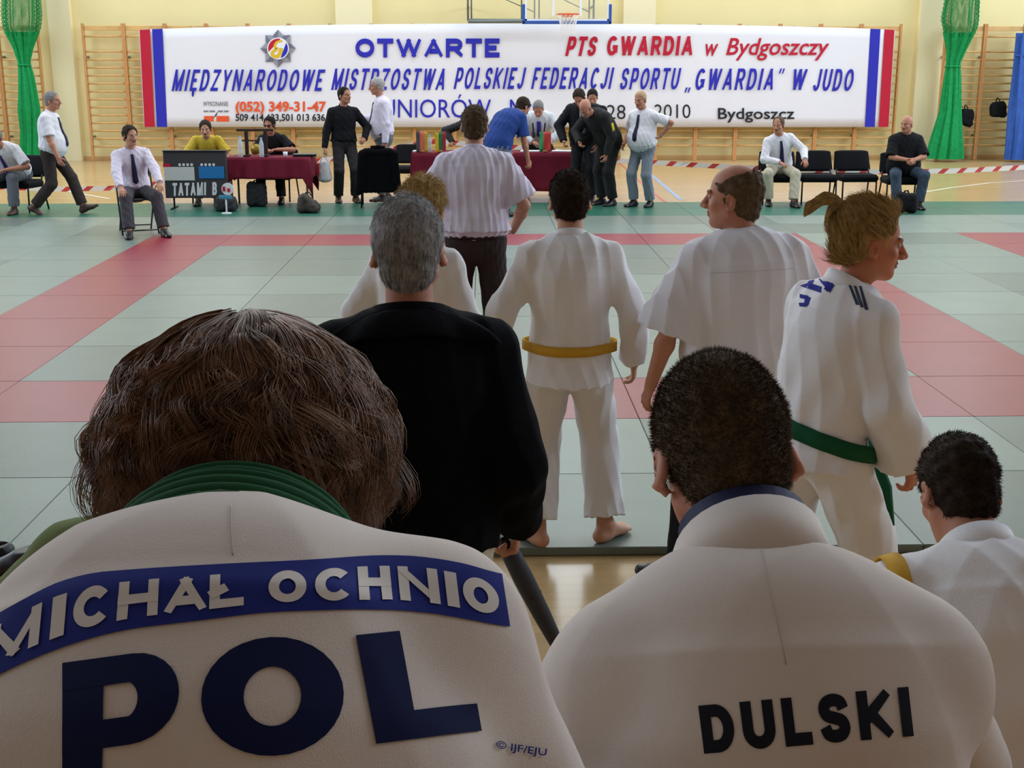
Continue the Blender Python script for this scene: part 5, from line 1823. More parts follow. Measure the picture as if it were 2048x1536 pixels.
# man in a dark suit
r = person(1166, 402, 168, 'person in dark suit with patterned grey tie bending his head over the long table', Y=19.1)
P = Pose(1.80, w=1.1, belly=.03, pelvis=(.0, 0, .95), lean=(8, 34), head=(40, -6, 8), rh=(.27, .26, .92), lh=(-.22, .22, .86), rpole=(1, -.6, 0), lpole=(-1, -.6, 0), rf=(.08, -.02, .08), lf=(-.14, .02, .08), rdir=(-.2, .6, -.8), curl=(45, 30))
s_ = dress(r, P, SK2, SUIT, SUIT, SHOE, HAIR_BROWN, 'long', tucked=False, seed=22, hem=-.20, ease=.03, cm=WHITE, hairkw=dict(thick=.012))
front_strip(r, P, s_, mat('shirt_pale_grey', lin(176, 180, 190), .7), 0, 0, .97, .60, .03, 'shirt_front')
front_strip(r, P, s_, mat('tie_patterned', lin(88, 88, 104), .6, noise=.5, nscale=60), -.01, -.03, .95, .25, .026, 'tie', .009)

# bald man in dark uniform
r = person(1216, 404, 128, 'bald person in dark uniform with a yellow sleeve patch bending over the long table', Y=18.6)
P = Pose(1.80, w=1.1, belly=.03, pelvis=(0, -.02, .95), lean=(26, 58), head=(46, 10, 0), rh=(.18, .42, .92), lh=(-.20, .24, .76), rpole=(1, -.3, .2), lpole=(-.6, -1, .2), rf=(.1, .02, .08), lf=(-.1, .0, .08), ldir=(.1, .3, -1), curl=(30, 40))
s_ = dress(r, P, SK2, mat('uniform_dark', lin(28, 28, 27), .85), mat('uniform_dark', lin(28, 28, 27), .85), SHOE, None, 'long', tucked=False, seed=24, hem=-.20, ease=.03, cm=BLACK)
S_, E_, _t = P.arm['L']
bv = bvh_of(s_)
c_ = S_ + (E_ - S_) * .55
wd = nrm(np.array([-1, -.25, .1]))
hit = bv.ray_cast(Vector(c_ + wd * .4), Vector(-wd))
if hit[0] is not None:
    b = MB(); Mx = np.eye(4); sx_, sy_, sz_ = frame_of(wd, nrm(E_ - S_)); Mx[:3, :3] = np.stack([sx_, sy_, sz_], 1); Mx[:3, 3] = np.array(hit[0]) + wd * .002
    b.box((-.06, -.03, -.008), (.06, .03, .004), bev=.003, M=Mx); b.build('sleeve_patch', mat('patch_yellow', lin(206, 190, 40), .7), r)

# dark-haired head behind him
r = person(1181, 404, 176, 'person with black hair standing behind the bald man in uniform, almost hidden', Y=20.5)
P = Pose(1.72, pelvis=(0, 0, .90), lean=(8, 24), head=(26, 0, 0))
dress(r, P, SK2, BLACK, SUIT, SHOE, HAIR_BLACK, 'long', seed=26, h=.009)

# man with his hand on his hip
r = person(1284, 410, 140, 'fair-haired person in white short-sleeved shirt and grey trousers, hand on hip, watching', Y=18.4)
P = Pose(1.68, w=1.14, belly=.075, pelvis=(0, 0, .885), lean=(-2, 10), head=(14, 2, 0), lh=(-.25, -.04, 1.02), rh=(.24, .16, .90), lpole=(-1, -.5, .2), ldir=(.7, .4, -.5), lpalm=(.6, .5, .3), rf=(.10, .06, .08), lf=(-.12, -.04, .08), curl=(25, 35))
s_ = dress(r, P, SK2, WHITE, STEELTR, SHOE, mat('hair_sandy', lin(176, 142, 104), .5, noise=.2, nscale=50), tie_m=NAVY, seed=28, hairkw=dict(thick=.005))
T_, d_, n_, sg_, cu_ = P.hand['L']
MB().tube([T_ - d_ * .025 + (np.cross(d_, n_) * math.cos(a) * .034 + n_ * math.sin(a) * .026) for a in np.linspace(0, 6.283, 17)[:-1]], .008, 6, closed=True).build('wristwatch', SILVER, r, True)

# seated official in khaki trousers
r = person(1555, 402, 182, 'person in white shirt, dark tie and khaki trousers sitting', Y=18.75)
r['label'] = 'person in white long-sleeved shirt, dark tie and khaki trousers sitting on a chair'
P = Pose(1.66, w=1.06, pelvis=(0, 0, .54), lean=(4, 24), side=10, head=(8, -34, 0), rh=(.10, .36, .64), lh=(-.26, .42, .68), rf=(.22, .30, .08), lf=(-.10, .50, .08), rk=(.5, 1, .6), lk=(-.25, 1, .7), rpole=(1, -.8, 0), lpole=(-1, -.8, 0), rpalm=(-.2, 0, -1), lpalm=(0, .1, -1), rdir=(-.6, .7, -.3), ldir=(0, .8, -.6))
dress(r, P, SK2, WHITE, KHAKI, SHOE, HAIR_LT, 'long', tie_m=NAVY, seed=30, belt_m=SHOE, h=.0068, hairkw=dict(thick=.008, bald=(.06, .07, .045, .05, .05)))
conf_chair(r.location.x, r.location.y, 176, 'black padded chair under the man in khaki trousers')

# seated man in jeans
r = person(1800, 402, 176, 'bald heavy-set person in black T-shirt and jeans sitting with hands clasped', Y=18.35)
P = Pose(1.68, w=1.3, belly=.05, pelvis=(0, 0, .54), lean=(0, 20), head=(4, -42, 0), rh=(.03, .36, .70), lh=(-.05, .38, .70), rf=(.16, .46, .08), lf=(-.16, .40, .08), rk=(.35, 1, .7), lk=(-.45, 1, .7), rpole=(1, -.7, 0), lpole=(-1, -.7, 0), rpalm=(-.5, -.7, -.3), lpalm=(.5, -.7, -.3), rdir=(-.6, .7, -.4), ldir=(.6, .7, -.4), curl=(45, 45))
dress(r, P, SK2, BLACK, JEANS, SHOE, None, tucked=False, seed=32, h=.0068, collar=False, ease=.026, sl_end=.95)
conf_chair(r.location.x, r.location.y, 176, 'black padded chair under the man in the black T-shirt')

# ------------------------------------------------------------------ people on and beside the mats
HN = .006

# referee standing with his back to us
p_ = at(950, 300, 8.0)
r = empty('person', (p_[0], 8.0, MZ), -2, '', 'person')
r['label'] = 'brown-haired person in white shirt standing mid-mat with back to the camera'
P = Pose(1.77, w=1.06, pelvis=(0, 0, .95), lean=(2, 6), side=-1, head=(4, 2, 1), rh=(.24, .20, .97), lh=(-.30, .10, .90), rpole=(.9, -1, -.1), lpole=(-1, -.8, -.1), rf=(.14, .0, .08), lf=(-.14, .0, .08), curl=(50, 30), rdir=(-.2, .9, .0))
body(r, P, SK, .005)
s_ = shirt(r, P, LILAC, .0055, 'short', .030, True, fold=.011, seed=40, blouse=.03, freq=(24, 22, 3.5), loose=1.2, sl_end=.86)
trousers(r, P, DKTR, .007, .022, .006, 41)
shoes(r, P, SHOE)
hc_ = hair_cap(r, P, HAIR_LT, .0045, .006, nape=(-.03, -.075, .35))
cropped(r, P, hc_, mat('hair_short_brown', lin(88, 68, 50), .6, .25, noise=.3, nscale=60), 6000, .014, .0006, .35, 41)
belt_round(r, P, s_, SHOE, .02, .035, .005, off=-.012)

# boy with the yellow belt
p_ = at(1140, 600, 5.12)
r = empty('person', (p_[0], 5.12, MZ), -3, 'barefoot child in white judo suit with yellow belt standing at the near mat edge', 'person')
P = Pose(1.60, hs=1.02, w=.92, sh=1.0, pelvis=(0, 0, .84), lean=(-3, 8), head=(3, 3, -1), rh=(.275, .03, .80), lh=(-.33, .03, .80), rf=(.165, .0, .075), lf=(-.13, -.055, .075), ryaw=-38, lyaw=34, rpole=(.5, -1, 0), lpole=(-.6, -1, 0), neckf=.4)
BOY = P
body(r, P, SK, .0045)
jk = judogi_jacket(r, P, GI, .0055, .030, -.235, .022, .066, .010, 50, sl=.93, freq=(17, 15, 3.2), upper=.066)
lapel(r, P, jk, GI, .068, .050, .012)
belt_round(r, P, jk, mat('belt_yellow', lin(206, 158, 44), .8, bump=.1, bscale=60), .085, .042, .007, off=.002)
trousers(r, P, GI, .0055, .026, .009, 52, hem=.90, flare=1.15, top=.05, freq=(20, 18, 4), wide=1.0)
hc_ = hair_cap(r, P, HAIR_BROWN, .0045, .007, nape=(-.03, -.066, .3))
cropped(r, P, hc_, HAIR_BROWN, 9000, .014, .0007, .45, 51)

# blond child in front of the black jacket
p_ = at(830, 600, 5.25)
r = empty('person', (p_[0], 5.25, MZ), -24, 'blond child in white judo suit standing in front of the grey-haired person in black', 'person')
P = Pose(1.55, hs=1.0, w=.95, pelvis=(0, 0, .81), lean=(0, 8), head=(4, -14, 0), rh=(.25, .14, .78), lh=(-.30, .06, .78), rf=(.12, 0, .075), lf=(-.12, 0, .075))
body(r, P, SK, .006)
jk = judogi_jacket(r, P, GI, .007, .030, -.25, .03, .07, .006, 60, upper=.066)
lapel(r, P, jk, GI, .066, .05, .012)
belt_round(r, P, jk, SHOE, .08, .04, .007)
trousers(r, P, GI, .007, .03, .006, 62, hem=.9, flare=1.15)
hc_ = hair_cap(r, P, HAIR_BLOND, .005, .018, top=.01, rough=.002)
cropped(r, P, hc_, HAIR_BLOND, 7000, .030, .0008, .25, 61, comb=(0, -.2, -.9))

# grey-haired man in the black jacket
p_ = at(828, 800, 2.95)
r = empty('person', (p_[0], 2.95, 0), 2, 'grey-haired person in black jacket standing with back to the camera, holding a folded umbrella', 'person')
P = Pose(1.75, hs=1.03, w=1.06, belly=.03, sh=1.04, pelvis=(0, 0, .93), lean=(0, 8), side=-1.0, head=(2, -2, -1), rh=(.262, .12, .90), lh=(-.29, .06, .88), rpole=(.12, -1, 0), lpole=(-.12, -1, 0), rf=(.13, 0, .08), lf=(-.13, 0, .08), rdir=(-.1, .12, -1), rpalm=(-1, .1, 0), curl=(62, 30), neckf=.3)
MANP, MANR = P, r
body(r, P, SK2, .0045)
s_ = shirt(r, P, JET, .006, 'long', .034, False, hem=-.09, fold=.006, seed=70, freq=(17, 15, 4), collar=False, name='jacket', loose=1.08)
for n in 'R':
    S_, E_, T_ = P.arm[n]
    a_ = nrm(T_ - E_); c_ = T_ - a_ * .03
    v = Vox(c_ - .14, c_ + .14, .005)
    v.cap(c_ - a_ * .035, c_ + a_ * .02, .056, .050, k=0, flat=True)
    v.disp(folds(75, .004, (40, 40, 30)))
    v.build('cuff', JET, r)
# turned-down collar and the loose yoke across the shoulders
collar_ring(r, P, JET, .080, .052, .03, 'collar', .014, .012, 1.02)
def yoke():
    bv = bvh_of(s_)
    g = []
    for a in np.linspace(-1, 1, 31):
        col = []
        for u in np.linspace(0, 1, 10):
            t = .99 - .19 * u
            c, M = P.sp(t)
            x = a * (.07 + .15 * u ** .5)
            o_ = c + M[:, 0] * x
            dd_ = nrm(np.array([0, .75, -.62])); hit = bv.ray_cast(Vector(o_ - dd_ * .5), Vector(dd_), .9)
            q_ = np.array(hit[0]) if hit[0] is not None else o_ - M[:, 1] * .1
            col.append(q_ - dd_ * (.006 + .012 * u * (1 + .5 * math.sin(a * 9))))
        g.append(col)
    b = MB(); b.grid(np.array(g)); solid(b.build('yoke', JET, r, True), .006)
yoke()
trousers(r, P, KHAKI, .008, .02, .006, 72)
shoes(r, P, SHOE)
hc_ = hair_cap(r, P, HAIR_GREY, .0045, .008, nape=(-.03, -.074, .32), rough=.0005)
hg = bpy.data.materials.new('hair_grey_to_dark'); hg.use_nodes = True
_b = hg.node_tree.nodes['Principled BSDF']; _b.inputs['Roughness'].default_value = .55; _b.inputs['Specular IOR Level'].default_value = .3
_at = hg.node_tree.nodes.new('ShaderNodeTexNoise'); _at.inputs['Scale'].default_value = 1.0
_tc = hg.node_tree.nodes.new('ShaderNodeTexCoord'); _mp = hg.node_tree.nodes.new('ShaderNodeMapping'); _mp.inputs['Scale'].default_value = (130, 130, 14); hg.node_tree.links.new(_tc.outputs['Object'], _mp.inputs['Vector']); hg.node_tree.links.new(_mp.outputs['Vector'], _at.inputs['Vector'])
_r = hg.node_tree.nodes.new('ShaderNodeValToRGB'); _r.color_ramp.elements[0].position = .38; _r.color_ramp.elements[1].position = .62
_r.color_ramp.elements[0].color = lin(92, 90, 90); _r.color_ramp.elements[1].color = lin(205, 202, 198)
hg.node_tree.links.new(_at.outputs['Fac'], _r.inputs['Fac']); hg.node_tree.links.new(_r.outputs['Color'], _b.inputs['Base Color'])
cropped(r, P, hc_, hg, 20000, .020, .00045, .14, 71, comb=(0, -.35, -.9), jit=.10)
# the umbrella in his hand
T_, d_, n_, sg_, cu_ = P.hand['R']
Wm = np.array(r.matrix_basis)
g0 = (Wm @ np.append(T_ + d_ * .075 + n_ * .022, 1))[:3]
g1 = g0 + np.array([.19, .06, -.42])
def umbrella(a, c):
    t = empty('umbrella', tuple(a), 0, 'folded dark umbrella hanging from the hand of the grey-haired person in black', 'umbrella')
    d = c - a
    UM = mat('umbrella_cloth', lin(48, 50, 58), .6, .4)
    MB().tube([-d * .06, d * .03], .014, 10).build('handle', TUBE, t, True)
    pr = np.array([.016, .026, .028, .025, .020, .012, .007]); us = np.array([.02, .07, .25, .5, .72, .9, 1.0])
    MB().tube([d * u for u in us], pr, 12).build('folded_canopy', UM, t, True)
    MB().tube([d * .995, d * 1.06], .004, 8).build('tip', SILVER, t, True)
    MB().tube([d * .34 + np.array([.027, 0, .002]), d * .36 + np.array([.0, -.027, .0]), d * .38 + np.array([-.024, 0, -.002])], .005, 6).build('strap', TUBE, t, True)
umbrella(g0, g1)

# balding man in the white shirt
p_ = at(1478, 700, 4.8)
r = empty('person', (p_[0], 4.8, 0), 6, 'balding person in loose white short-sleeved shirt and black trousers standing, face turned left', 'person')
P = Pose(1.68, hs=1.06, w=1.16, belly=.05, sh=1.04, pelvis=(0.02, 0, .89), lean=(0, 8), side=-2, head=(2, 58, 0), rh=(.33, .0, .80), lh=(-.34, .10, .78), rpole=(.9, -1, 0), lpole=(-.9, -1, 0), rf=(.12, .05, .08), lf=(-.20, -.02, .08), lyaw=62, neckf=.3)
BALDP, BALDR = P, r
body(r, P, SK2, .0045)
s_ = shirt(r, P, WHITE, .0055, 'short', .042, False, hem=-.16, fold=.012, seed=80, freq=(17, 15, 2.6), loose=1.36, sl_end=1.04)
trousers(r, P, BLACK, .007, .02, .006, 82, hem=.97)
shoes(r, P, SHOE)
A_ = P.leg['L'][2]
MB().tube([A_ + np.array([0, 0, .012]), A_ + np.array([0, 0, -.02])], .046, 14).build('sock', WHITE, r, True)
hc_ = hair_cap(r, P, HAIR_LT, .0045, .004, bald=(.045, .115, .085, .125, .075), nape=(-.03, -.078, .38))
cropped(r, P, hc_, mat('hair_thin_brown', lin(96, 74, 56), .6, .2, noise=.3, nscale=60), 6000, .010, .0006, .3, 81)
# seam across the shirt's back yoke
bv = bvh_of(s_); pts = []
for a in np.linspace(-1, 1, 31):
    c, M = P.sp(.80); o_ = c + M[:, 0] * a * .17
    hit = bv.ray_cast(Vector(o_ - M[:, 1] * .5), Vector(M[:, 1]), .6)
    if hit[0] is not None: pts.append(np.array(hit[0]) - M[:, 1] * .0005)
if len(pts) > 4: MB().tube(pts, .0016, 5).build('yoke_seam', mat('seam_white', lin(214, 211, 214), .9), r, True)

# blond girl with the ponytail and green belt
p_ = at(1640, 800, 3.95)
r = empty('person', (p_[0], 3.95, 0), -66, 'blond person with ponytail in white judo suit and green belt walking to the right', 'person')
P = Pose(1.63, hs=1.02, w=.92, sh=.95, pelvis=(0, 0, .87), lean=(2, 16), side=1, twist=6, head=(8, -26, 0), rh=(.21, .215, .80), lh=(-.26, .18, .80), rpole=(.4, -1, 0), lpole=(-.4, -1, .2), rf=(.10, .26, .08), lf=(-.12, -.22, .10), lpit=20, neckf=.5, rdir=(-.05, .25, -1), rpalm=(-1, -.3, 0), curl=(40, 30))
GIRLP, GIRLR = P, r
body(r, P, mat('skin_flushed', lin(190, 122, 92), .55, .35, noise=.06, nscale=30, sss=.12), .0045)
jk = judogi_jacket(r, P, GI, .0055, .034, -.17, .03, .105, .010, 90, sl=.90, freq=(15, 13, 3.2), upper=.070)
lapel(r, P, jk, GI, .088, .058, .013, dip=.045)
GB = mat('belt_green', lin(22, 84, 52), .8, .2, bump=.1, bscale=60)
belt_round(r, P, jk, GB, .02, .055, .009, tilt=(.10, .26), off=.003)
trousers(r, P, GI, .006, .030, .010, 92, hem=.88, flare=1.18, top=.05, freq=(17, 15, 4), wide=1.06)
b = MB()
Pk = P.sp(.02)[0]
b.tube([Pk + np.array([.03, .19, -.05]), Pk + np.array([.10, .22, -.20]), Pk + np.array([.14, .21, -.32])], [.02, .02, .018], 6)
b.build('belt_end', GB, r, True)
hc_ = hair_cap(r, P, HAIR_DBLOND, .0045, .009, nape=(-.03, -.060, .42), rough=.002, earcut=(.030, .034, .042))
def swept(root, P, cap, m, n, tail, seed):
    """hair drawn back along the head to the ponytail's root"""
    V, N = mesh_arrays(cap)
    rg = np.random.default_rng(seed)
    c = V - P.hc
    lc = c @ P.Rh / P.hs
    out = ((c * N).sum(1) > 0) & ~((np.abs(lc[:, 0]) > .045) & (lc[:, 2] < .026) & (lc[:, 1] > -.05))
    idx = np.nonzero(out)[0]
    pk = rg.choice(idx, n)
    p, nn = V[pk], N[pk]
    D = tail - p
    L = np.minimum(np.linalg.norm(D, axis=1), .07)[:, None]
    D = D - nn * (D * nn).sum(1)[:, None]; D /= np.linalg.norm(D, axis=1)[:, None] + 1e-9
    D = D + rg.normal(0, .10, (n, 3))
    pts = np.stack([p - nn * .002, p + D * L * .35 + nn * .004, p + D * L * .7 + nn * .004, p + D * L * 1.0 - nn * .002], 1)
    return strand_mesh('hair_strands', pts, np.tile([.0008, .0008, .0007, .0002], (n, 1)), m, root)
tailp = P.hc + P.Rh @ (np.array([0, -.098, .085]) * P.hs)
swept(r, P, hc_, HAIR_DBLOND, 7000, tailp, 91)
swept(r, P, hc_, HAIR_BLOND, 2500, tailp, 92)
def ponytail(root, P, tail):
    rg = np.random.default_rng(5)
    bk, up, sd = -P.Rh[:, 1], P.Rh[:, 2], P.Rh[:, 0]
    key = np.array([tail, tail + bk * .045 + up * .030, tail + bk * .085 + up * .030, tail + bk * .115 + up * .004, tail + bk * .135 - up * .012])
    key2 = np.array([tail, tail + bk * .03 + up * .02, tail + bk * .055 + up * .002, tail + bk * .062 - up * .025, tail + bk * .055 - up * .05])
    out = []
    for i in range(1500):
        K = key if rg.random() < .62 else key2
        Q = np.array(_spl([tuple(k) for k in K], 3))
        rr = .018 * rg.random() ** .5; a = rg.uniform(0, 6.28)
        w = np.interp(np.linspace(0, 1, len(Q)), [0, .15, .5, 1], [.45, .8, 1.2, 1.3])[:, None]
        Q = Q + (sd * math.cos(a) * rr + up * math.sin(a) * rr) * w + rg.normal(0, .0012, Q.shape)
        out.append(Q)
    out = np.array(out)
    K = out.shape[1]
    strand_mesh('ponytail', out, np.tile(np.interp(np.linspace(0, 1, K), [0, .8, 1], [.0012, .0010, .0003]), (len(out), 1)), HAIR_BLOND, root)
    fr = frame_of(bk, sd)
    MB().tube([tail + bk * .006 + (fr[0] * math.cos(a) + fr[1] * math.sin(a)) * .013 for a in np.linspace(0, 6.283, 17)[:-1]], .006, 6, closed=True).build('hair_tie', mat('hair_tie', lin(60, 48, 36), .8), root, True)
ponytail(r, P, tailp)
PRB = mat('print_navy', lin(40, 44, 130), .85, .15)
PRG = mat('print_slate', lin(62, 66, 82), .85, .15)
def quad_px(pts, n=8):
    return sub_quads([np.array(pts, float)], max(4, np.ptp(np.array(pts)[:, 0]) / n))
ident = lambda V: V
for pts in (([(1640, 545), (1668, 572), (1660, 586), (1632, 553)]), ([(1600, 572), (1618, 566), (1644, 574), (1642, 586)]), ([(1626, 550), (1636, 546), (1624, 570), (1612, 572)]), ([(1660, 560), (1669, 572), (1655, 584), (1648, 578)])):
    V, Q = quad_px(pts); decal(r, jk, V, Q, ident, PRB, 'back_patch')
for pts in (([(1600, 588), (1617, 592), (1616, 600), (1600, 596)]), ([(1612, 590), (1622, 596), (1616, 612), (1608, 610)]), ([(1598, 606), (1614, 606), (1614, 614), (1600, 613)])):
    V, Q = quad_px(pts); decal(r, jk, V, Q, ident, PRB, 'back_letter')
for k in range(3):
    x = 1688 + k * 13; y = 548 + k * 5
    V, Q = quad_px([(x, y), (x + 5, y + 2), (x + 31 - k * 4, y + 62), (x + 24 - k * 4, y + 62)], 6)
    decal(r, jk, V, Q, ident, PRG, 'shoulder_stripe')

# pair of black shoes left at the mat edge
def loose_shoe(px, py, rz, label):
    g_ = ground(px, py)
    t = empty('shoe', (g_[0], g_[1], 0), rz, label, 'shoe', 'black shoes at the mat edge')
    leg = (np.array([.1, 0, .9]), np.array([0, 0, .5]), np.array([0, -.03, .084]), np.eye(3))
    v = Vox((-.12, -.2, -.01), (.12, .28, .16), .006)
    foot_vox(v, leg, 1.05, False, .008)
    v.plane((0, 0, .078), (0, 0, 1.0), .004)
    v.plane((0, 0, .004), (0, 0, -1.0))
    v.ell((0, -.05, .10), (.030, .055, .07), k=.008, op='sub')
    v.build('upper', SHOE, t)
    MB().tube([(0, -.12, .010), (0, .20, .010)], .02, 8).build('sole', TUBE, t, True)
loose_shoe(60, 1132, 128, 'black shoe on the wooden floor right at the near mat edge')
loose_shoe(-18, 1128, 150, 'black shoe cut off by the left edge of the photo')

# ------------------------------------------------------------------ the spectators' stand and the judokas sitting on it
b = MB()
b.box((-3.0, 1.70, 0), (3.2, 2.40, .595), bev=.01)
b.box((-3.0, .92, 0), (3.2, 1.70, .922), bev=.01)
b.box((-3.0, -.2, 0), (3.2, .92, 1.143), bev=.01)
tag(b.build('trim_stand', mat('stand_wood', lin(170, 130, 84), .5)), kind='structure')
HS = .005

# right-hand judoka, short hair, name on the back
p_ = at(1532, 1060, 1.27)
r = empty('person', (p_[0], 1.11, .922), 0, '', 'person')
r['label'] = 'short-haired person in white judo suit sitting in the front, black block name across the back'
P = Pose(1.70, hs=.98, w=1.0, sh=.93, shrug=-.03, pelvis=(0, 0, .115), lean=(-2, 34), side=-1.5, head=(44, -3, -8), rh=(.14, .44, .18), lh=(-.14, .44, .18), rpole=(1, -.25, -.35), lpole=(-1, -.25, -.35), rf=(.13, .60, -.275), lf=(-.13, .60, -.275), rk=(.2, 1, .6), lk=(-.2, 1, .6), neckf=.6)
DP, DR = P, r
body(r, P, SK2, HS)
jk = judogi_jacket(r, P, GIN, .0045, .032, -.05, .02, .075, .0045, 100, sl=.9, freq=(9, 8, 4), upper=.076)
lapel(r, P, jk, GIN, .082, .072, .014, dip=.03)
collar_ring(r, P, NAVY, .073, .118, .02, 'undershirt', .005, -.012, 1.0)
trousers(r, P, GIN, .008, .03, .004, 101, top=.02)
hc_ = hair_cap(r, P, HAIR_LT, .004, .004, nape=(-.03, -.086, .36), rough=.0006)
cropped(r, P, hc_, mat('hair_cropped', lin(84, 68, 50), .5, .35, noise=.45, nscale=70), 30000, .0105, .00042, .5, 101, comb=(0, -.75, -.3))
NAME = mat('print_black', lin(30, 31, 40), .85, .15)
def quad_map(TL, TR, BR, BL):
    TL, TR, BR, BL = (np.array(q, float) for q in (TL, TR, BR, BL))
    def f(V, W=1.0):
        u = V[:, :1] / W; v = V[:, 1:]
        return (1 - u) * v * TL + u * v * TR + u * (1 - v) * BR + (1 - u) * (1 - v) * BL
    return f
L_, W_d = pen('DULSKI', .26, .82, .2)
f_ = quad_map((1397, 1412), (1815, 1374), (1826, 1472), (1409, 1507))
for ch, qs, x0, x1 in L_:
    V, Q, K_ = sub_quads(qs, .08, True)
    decal(r, jk, V, Q, lambda V: f_(V, W_d), NAME, 'back_letter', .0013, K_)
bv = bvh_of(jk)
def seam(root, jk, pts_px, m, rad=.0008, name='seam'):
    bv = bvh_of(jk); Wi = np.linalg.inv(np.array(root.matrix_basis)); o_ = (Wi @ np.append(CAM, 1))[:3]
    out = []
    P_ = np.array(_spl([tuple(map(float, p)) for p in pts_px], 8))
    for x, y in P_:
        d = nrm(Wi[:3, :3] @ ray(x, y)); hit = bv.ray_cast(Vector(o_), Vector(d))
        if hit[0] is not None: out.append(np.array(hit[0]))
    if len(out) > 3: MB().tube(out, rad, 5).build(name, m, root, True)
SEAM = mat('seam_thread', lin(184, 172, 160), .9)  # seam thread slightly darker than the jacket cloth
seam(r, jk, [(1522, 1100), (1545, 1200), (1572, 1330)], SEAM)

# judoka at the right edge
p_ = at(1950, 1060, 2.26)
r = empty('person', (p_[0], 2.06, .595), 0, 'dark-haired child in white judo suit sitting at the right edge, seen from behind', 'person')
P = Pose(1.60, hs=.93, w=.98, sh=1.08, pelvis=(0, 0, .10), lean=(0, 38), head=(40, 4, 2), rh=(.18, .40, .16), lh=(-.18, .40, .16), rpole=(1, -.3, -.3), lpole=(-1, -.3, -.3), rf=(.13, .50, -.32), lf=(-.13, .50, -.32), rk=(.2, 1, .5), lk=(-.2, 1, .5), neckf=.6)
EP, ER = P, r
body(r, P, SK2, .006)
jk = judogi_jacket(r, P, GI, .0055, .030, -.16, .03, .072, .008, 110, sl=.9, freq=(16, 14, 7), upper=.072)
lapel(r, P, jk, GI, .078, .062, .013)
belt_round(r, P, jk, SHOE, .06, .045, .009)
trousers(r, P, GI, .008, .03, .004, 111, top=.0)
hc_ = hair_cap(r, P, HAIR_BROWN, .0045, .006, nape=(-.03, -.082, .32), rough=.001)
cropped(r, P, hc_, HAIR_BROWN, 14000, .013, .0006, .25, 111, comb=(.1, -.7, -.5))
# yellow belt laid over his left shoulder
def shoulder_belt():
    S_, E_, T_ = P.arm['L']
    M = MB(); YB_ = mat('belt_yellow', lin(206, 158, 44), .8, bump=.1, bscale=60)
    bvj = bvh_of(jk); g = []
    for a in np.linspace(-60, 100, 15):
        d = np.array([-.30, -math.sin(R(a)), math.cos(R(a))]); d = nrm(d); row = []
        for w_ in (-.022, 0, .022):
            o_ = S_ + np.array([w_ + .012, 0, -w_ * .35])
            hit = bvj.ray_cast(Vector(o_ + d * .4), Vector(-d), .4)
            row.append((np.array(hit[0]) if hit[0] is not None else o_ + d * .08) + d * .007)
        g.append(row)
    M.grid(np.array(g)); solid(M.build('yellow_belt', YB_, r, True), .005)
shoulder_belt()

# person in the olive top, mostly hidden behind the wavy-haired judoka
p_ = at(352, 1060, 2.28)
r = empty('person', (p_[0], 2.02, .68), 0, 'person in olive green top sitting lower down, only one shoulder showing', 'person')
P = Pose(1.66, w=1.06, pelvis=(0, 0, .10), lean=(4, 42), head=(44, 0, 0), rh=(.16, .42, .16), lh=(-.22, .38, .16), rpole=(1, -.3, -.3), lpole=(-1, -.3, -.3), rf=(.13, .52, -.32), lf=(-.13, .52, -.32), rk=(.2, 1, .5), lk=(-.2, 1, .5))
body(r, P, SK, .007)
OL = mat('top_olive', lin(108, 120, 70), .85, .2, bump=.1, bscale=20)
shirt(r, P, OL, .006, 'short', .026, False, fold=.003, seed=120, collar=False, name='top')
trousers(r, P, SUIT, .008, .02, .003, 121)
shoes(r, P, SHOE)
hair_cap(r, P, HAIR_BROWN, .006, .01)

# wavy-haired judoka with the name patch
p_ = at(486, 1000, .90)
r = empty('person', (p_[0] - .012, .655, 1.143), 0, 'wavy brown-haired person in white judo suit with blue name band on the back, head bowed', 'person')
P = Pose(1.66, hs=1.0, w=1.0, sh=.93, shrug=.008, ldrop=.085, pelvis=(0, 0, .125), lean=(4, 56), side=0, head=(64, 0, 0), rh=(.18, .42, .14), lh=(-.18, .42, .14), rpole=(.5, -.2, -1), lpole=(-.5, -.2, -1), rf=(.13, .52, -.115), lf=(-.13, .52, -.115), rk=(.3, 1, 1.2), lk=(-.3, 1, 1.2), neckf=.5)
OP, OR = P, r
body(r, P, SK2, HS)
jk = judogi_jacket(r, P, GIN, .0045, .034, -.05, .02, .075, .006, 130, sl=.9, freq=(8, 7, 4), upper=.074)
lapel(r, P, jk, GIN, .086, .026, .014, dip=.03)
trousers(r, P, GIN, .008, .03, .004, 131, top=.02)
NB = mat('belt_green_worn', lin(34, 82, 50), .85, .2, bump=.1, bscale=60)
def worn_belt(rr, lift, hgt, flare, rows=9, dip=.05):
    k = P.hs; nd = nrm(P.nt - P.nb); c7, M = P.sp(1.0)
    fw = nrm(M[:, 1] - nd * (M[:, 1] @ nd)); sd = np.cross(fw, nd)
    g = []
    for a in np.linspace(0, 2 * math.pi, 65)[:-1]:
        f = math.sin(a); d = sd * math.cos(a) * 1.08 + fw * f
        zf = -dip * max(0, f) - .012 * (1 - abs(f))
        base = P.nb + nd * (lift - .012 + zf) * k
        g.append([base + nd * hgt * k * u + d * k * (rr * (1 + (flare - 1) * u) + .0013 * math.cos(u * math.pi * 8)) for u in np.linspace(0, 1, rows * 3)])
    b = MB(); b.grid(np.array(g), close_u=True); solid(b.build('neck_belt', NB, r, True), .005)
worn_belt(.100, .006, .040, .97)
worn_belt(.092, .030, .036, .95)
PBLUE = mat('patch_royal_blue', lin(34, 44, 118), .85, .15)
PWHITE = mat('patch_letter_white', lin(214, 206, 198), .9, .15)
PNAVY = mat('patch_letter_navy', lin(22, 28, 66), .85, .15)
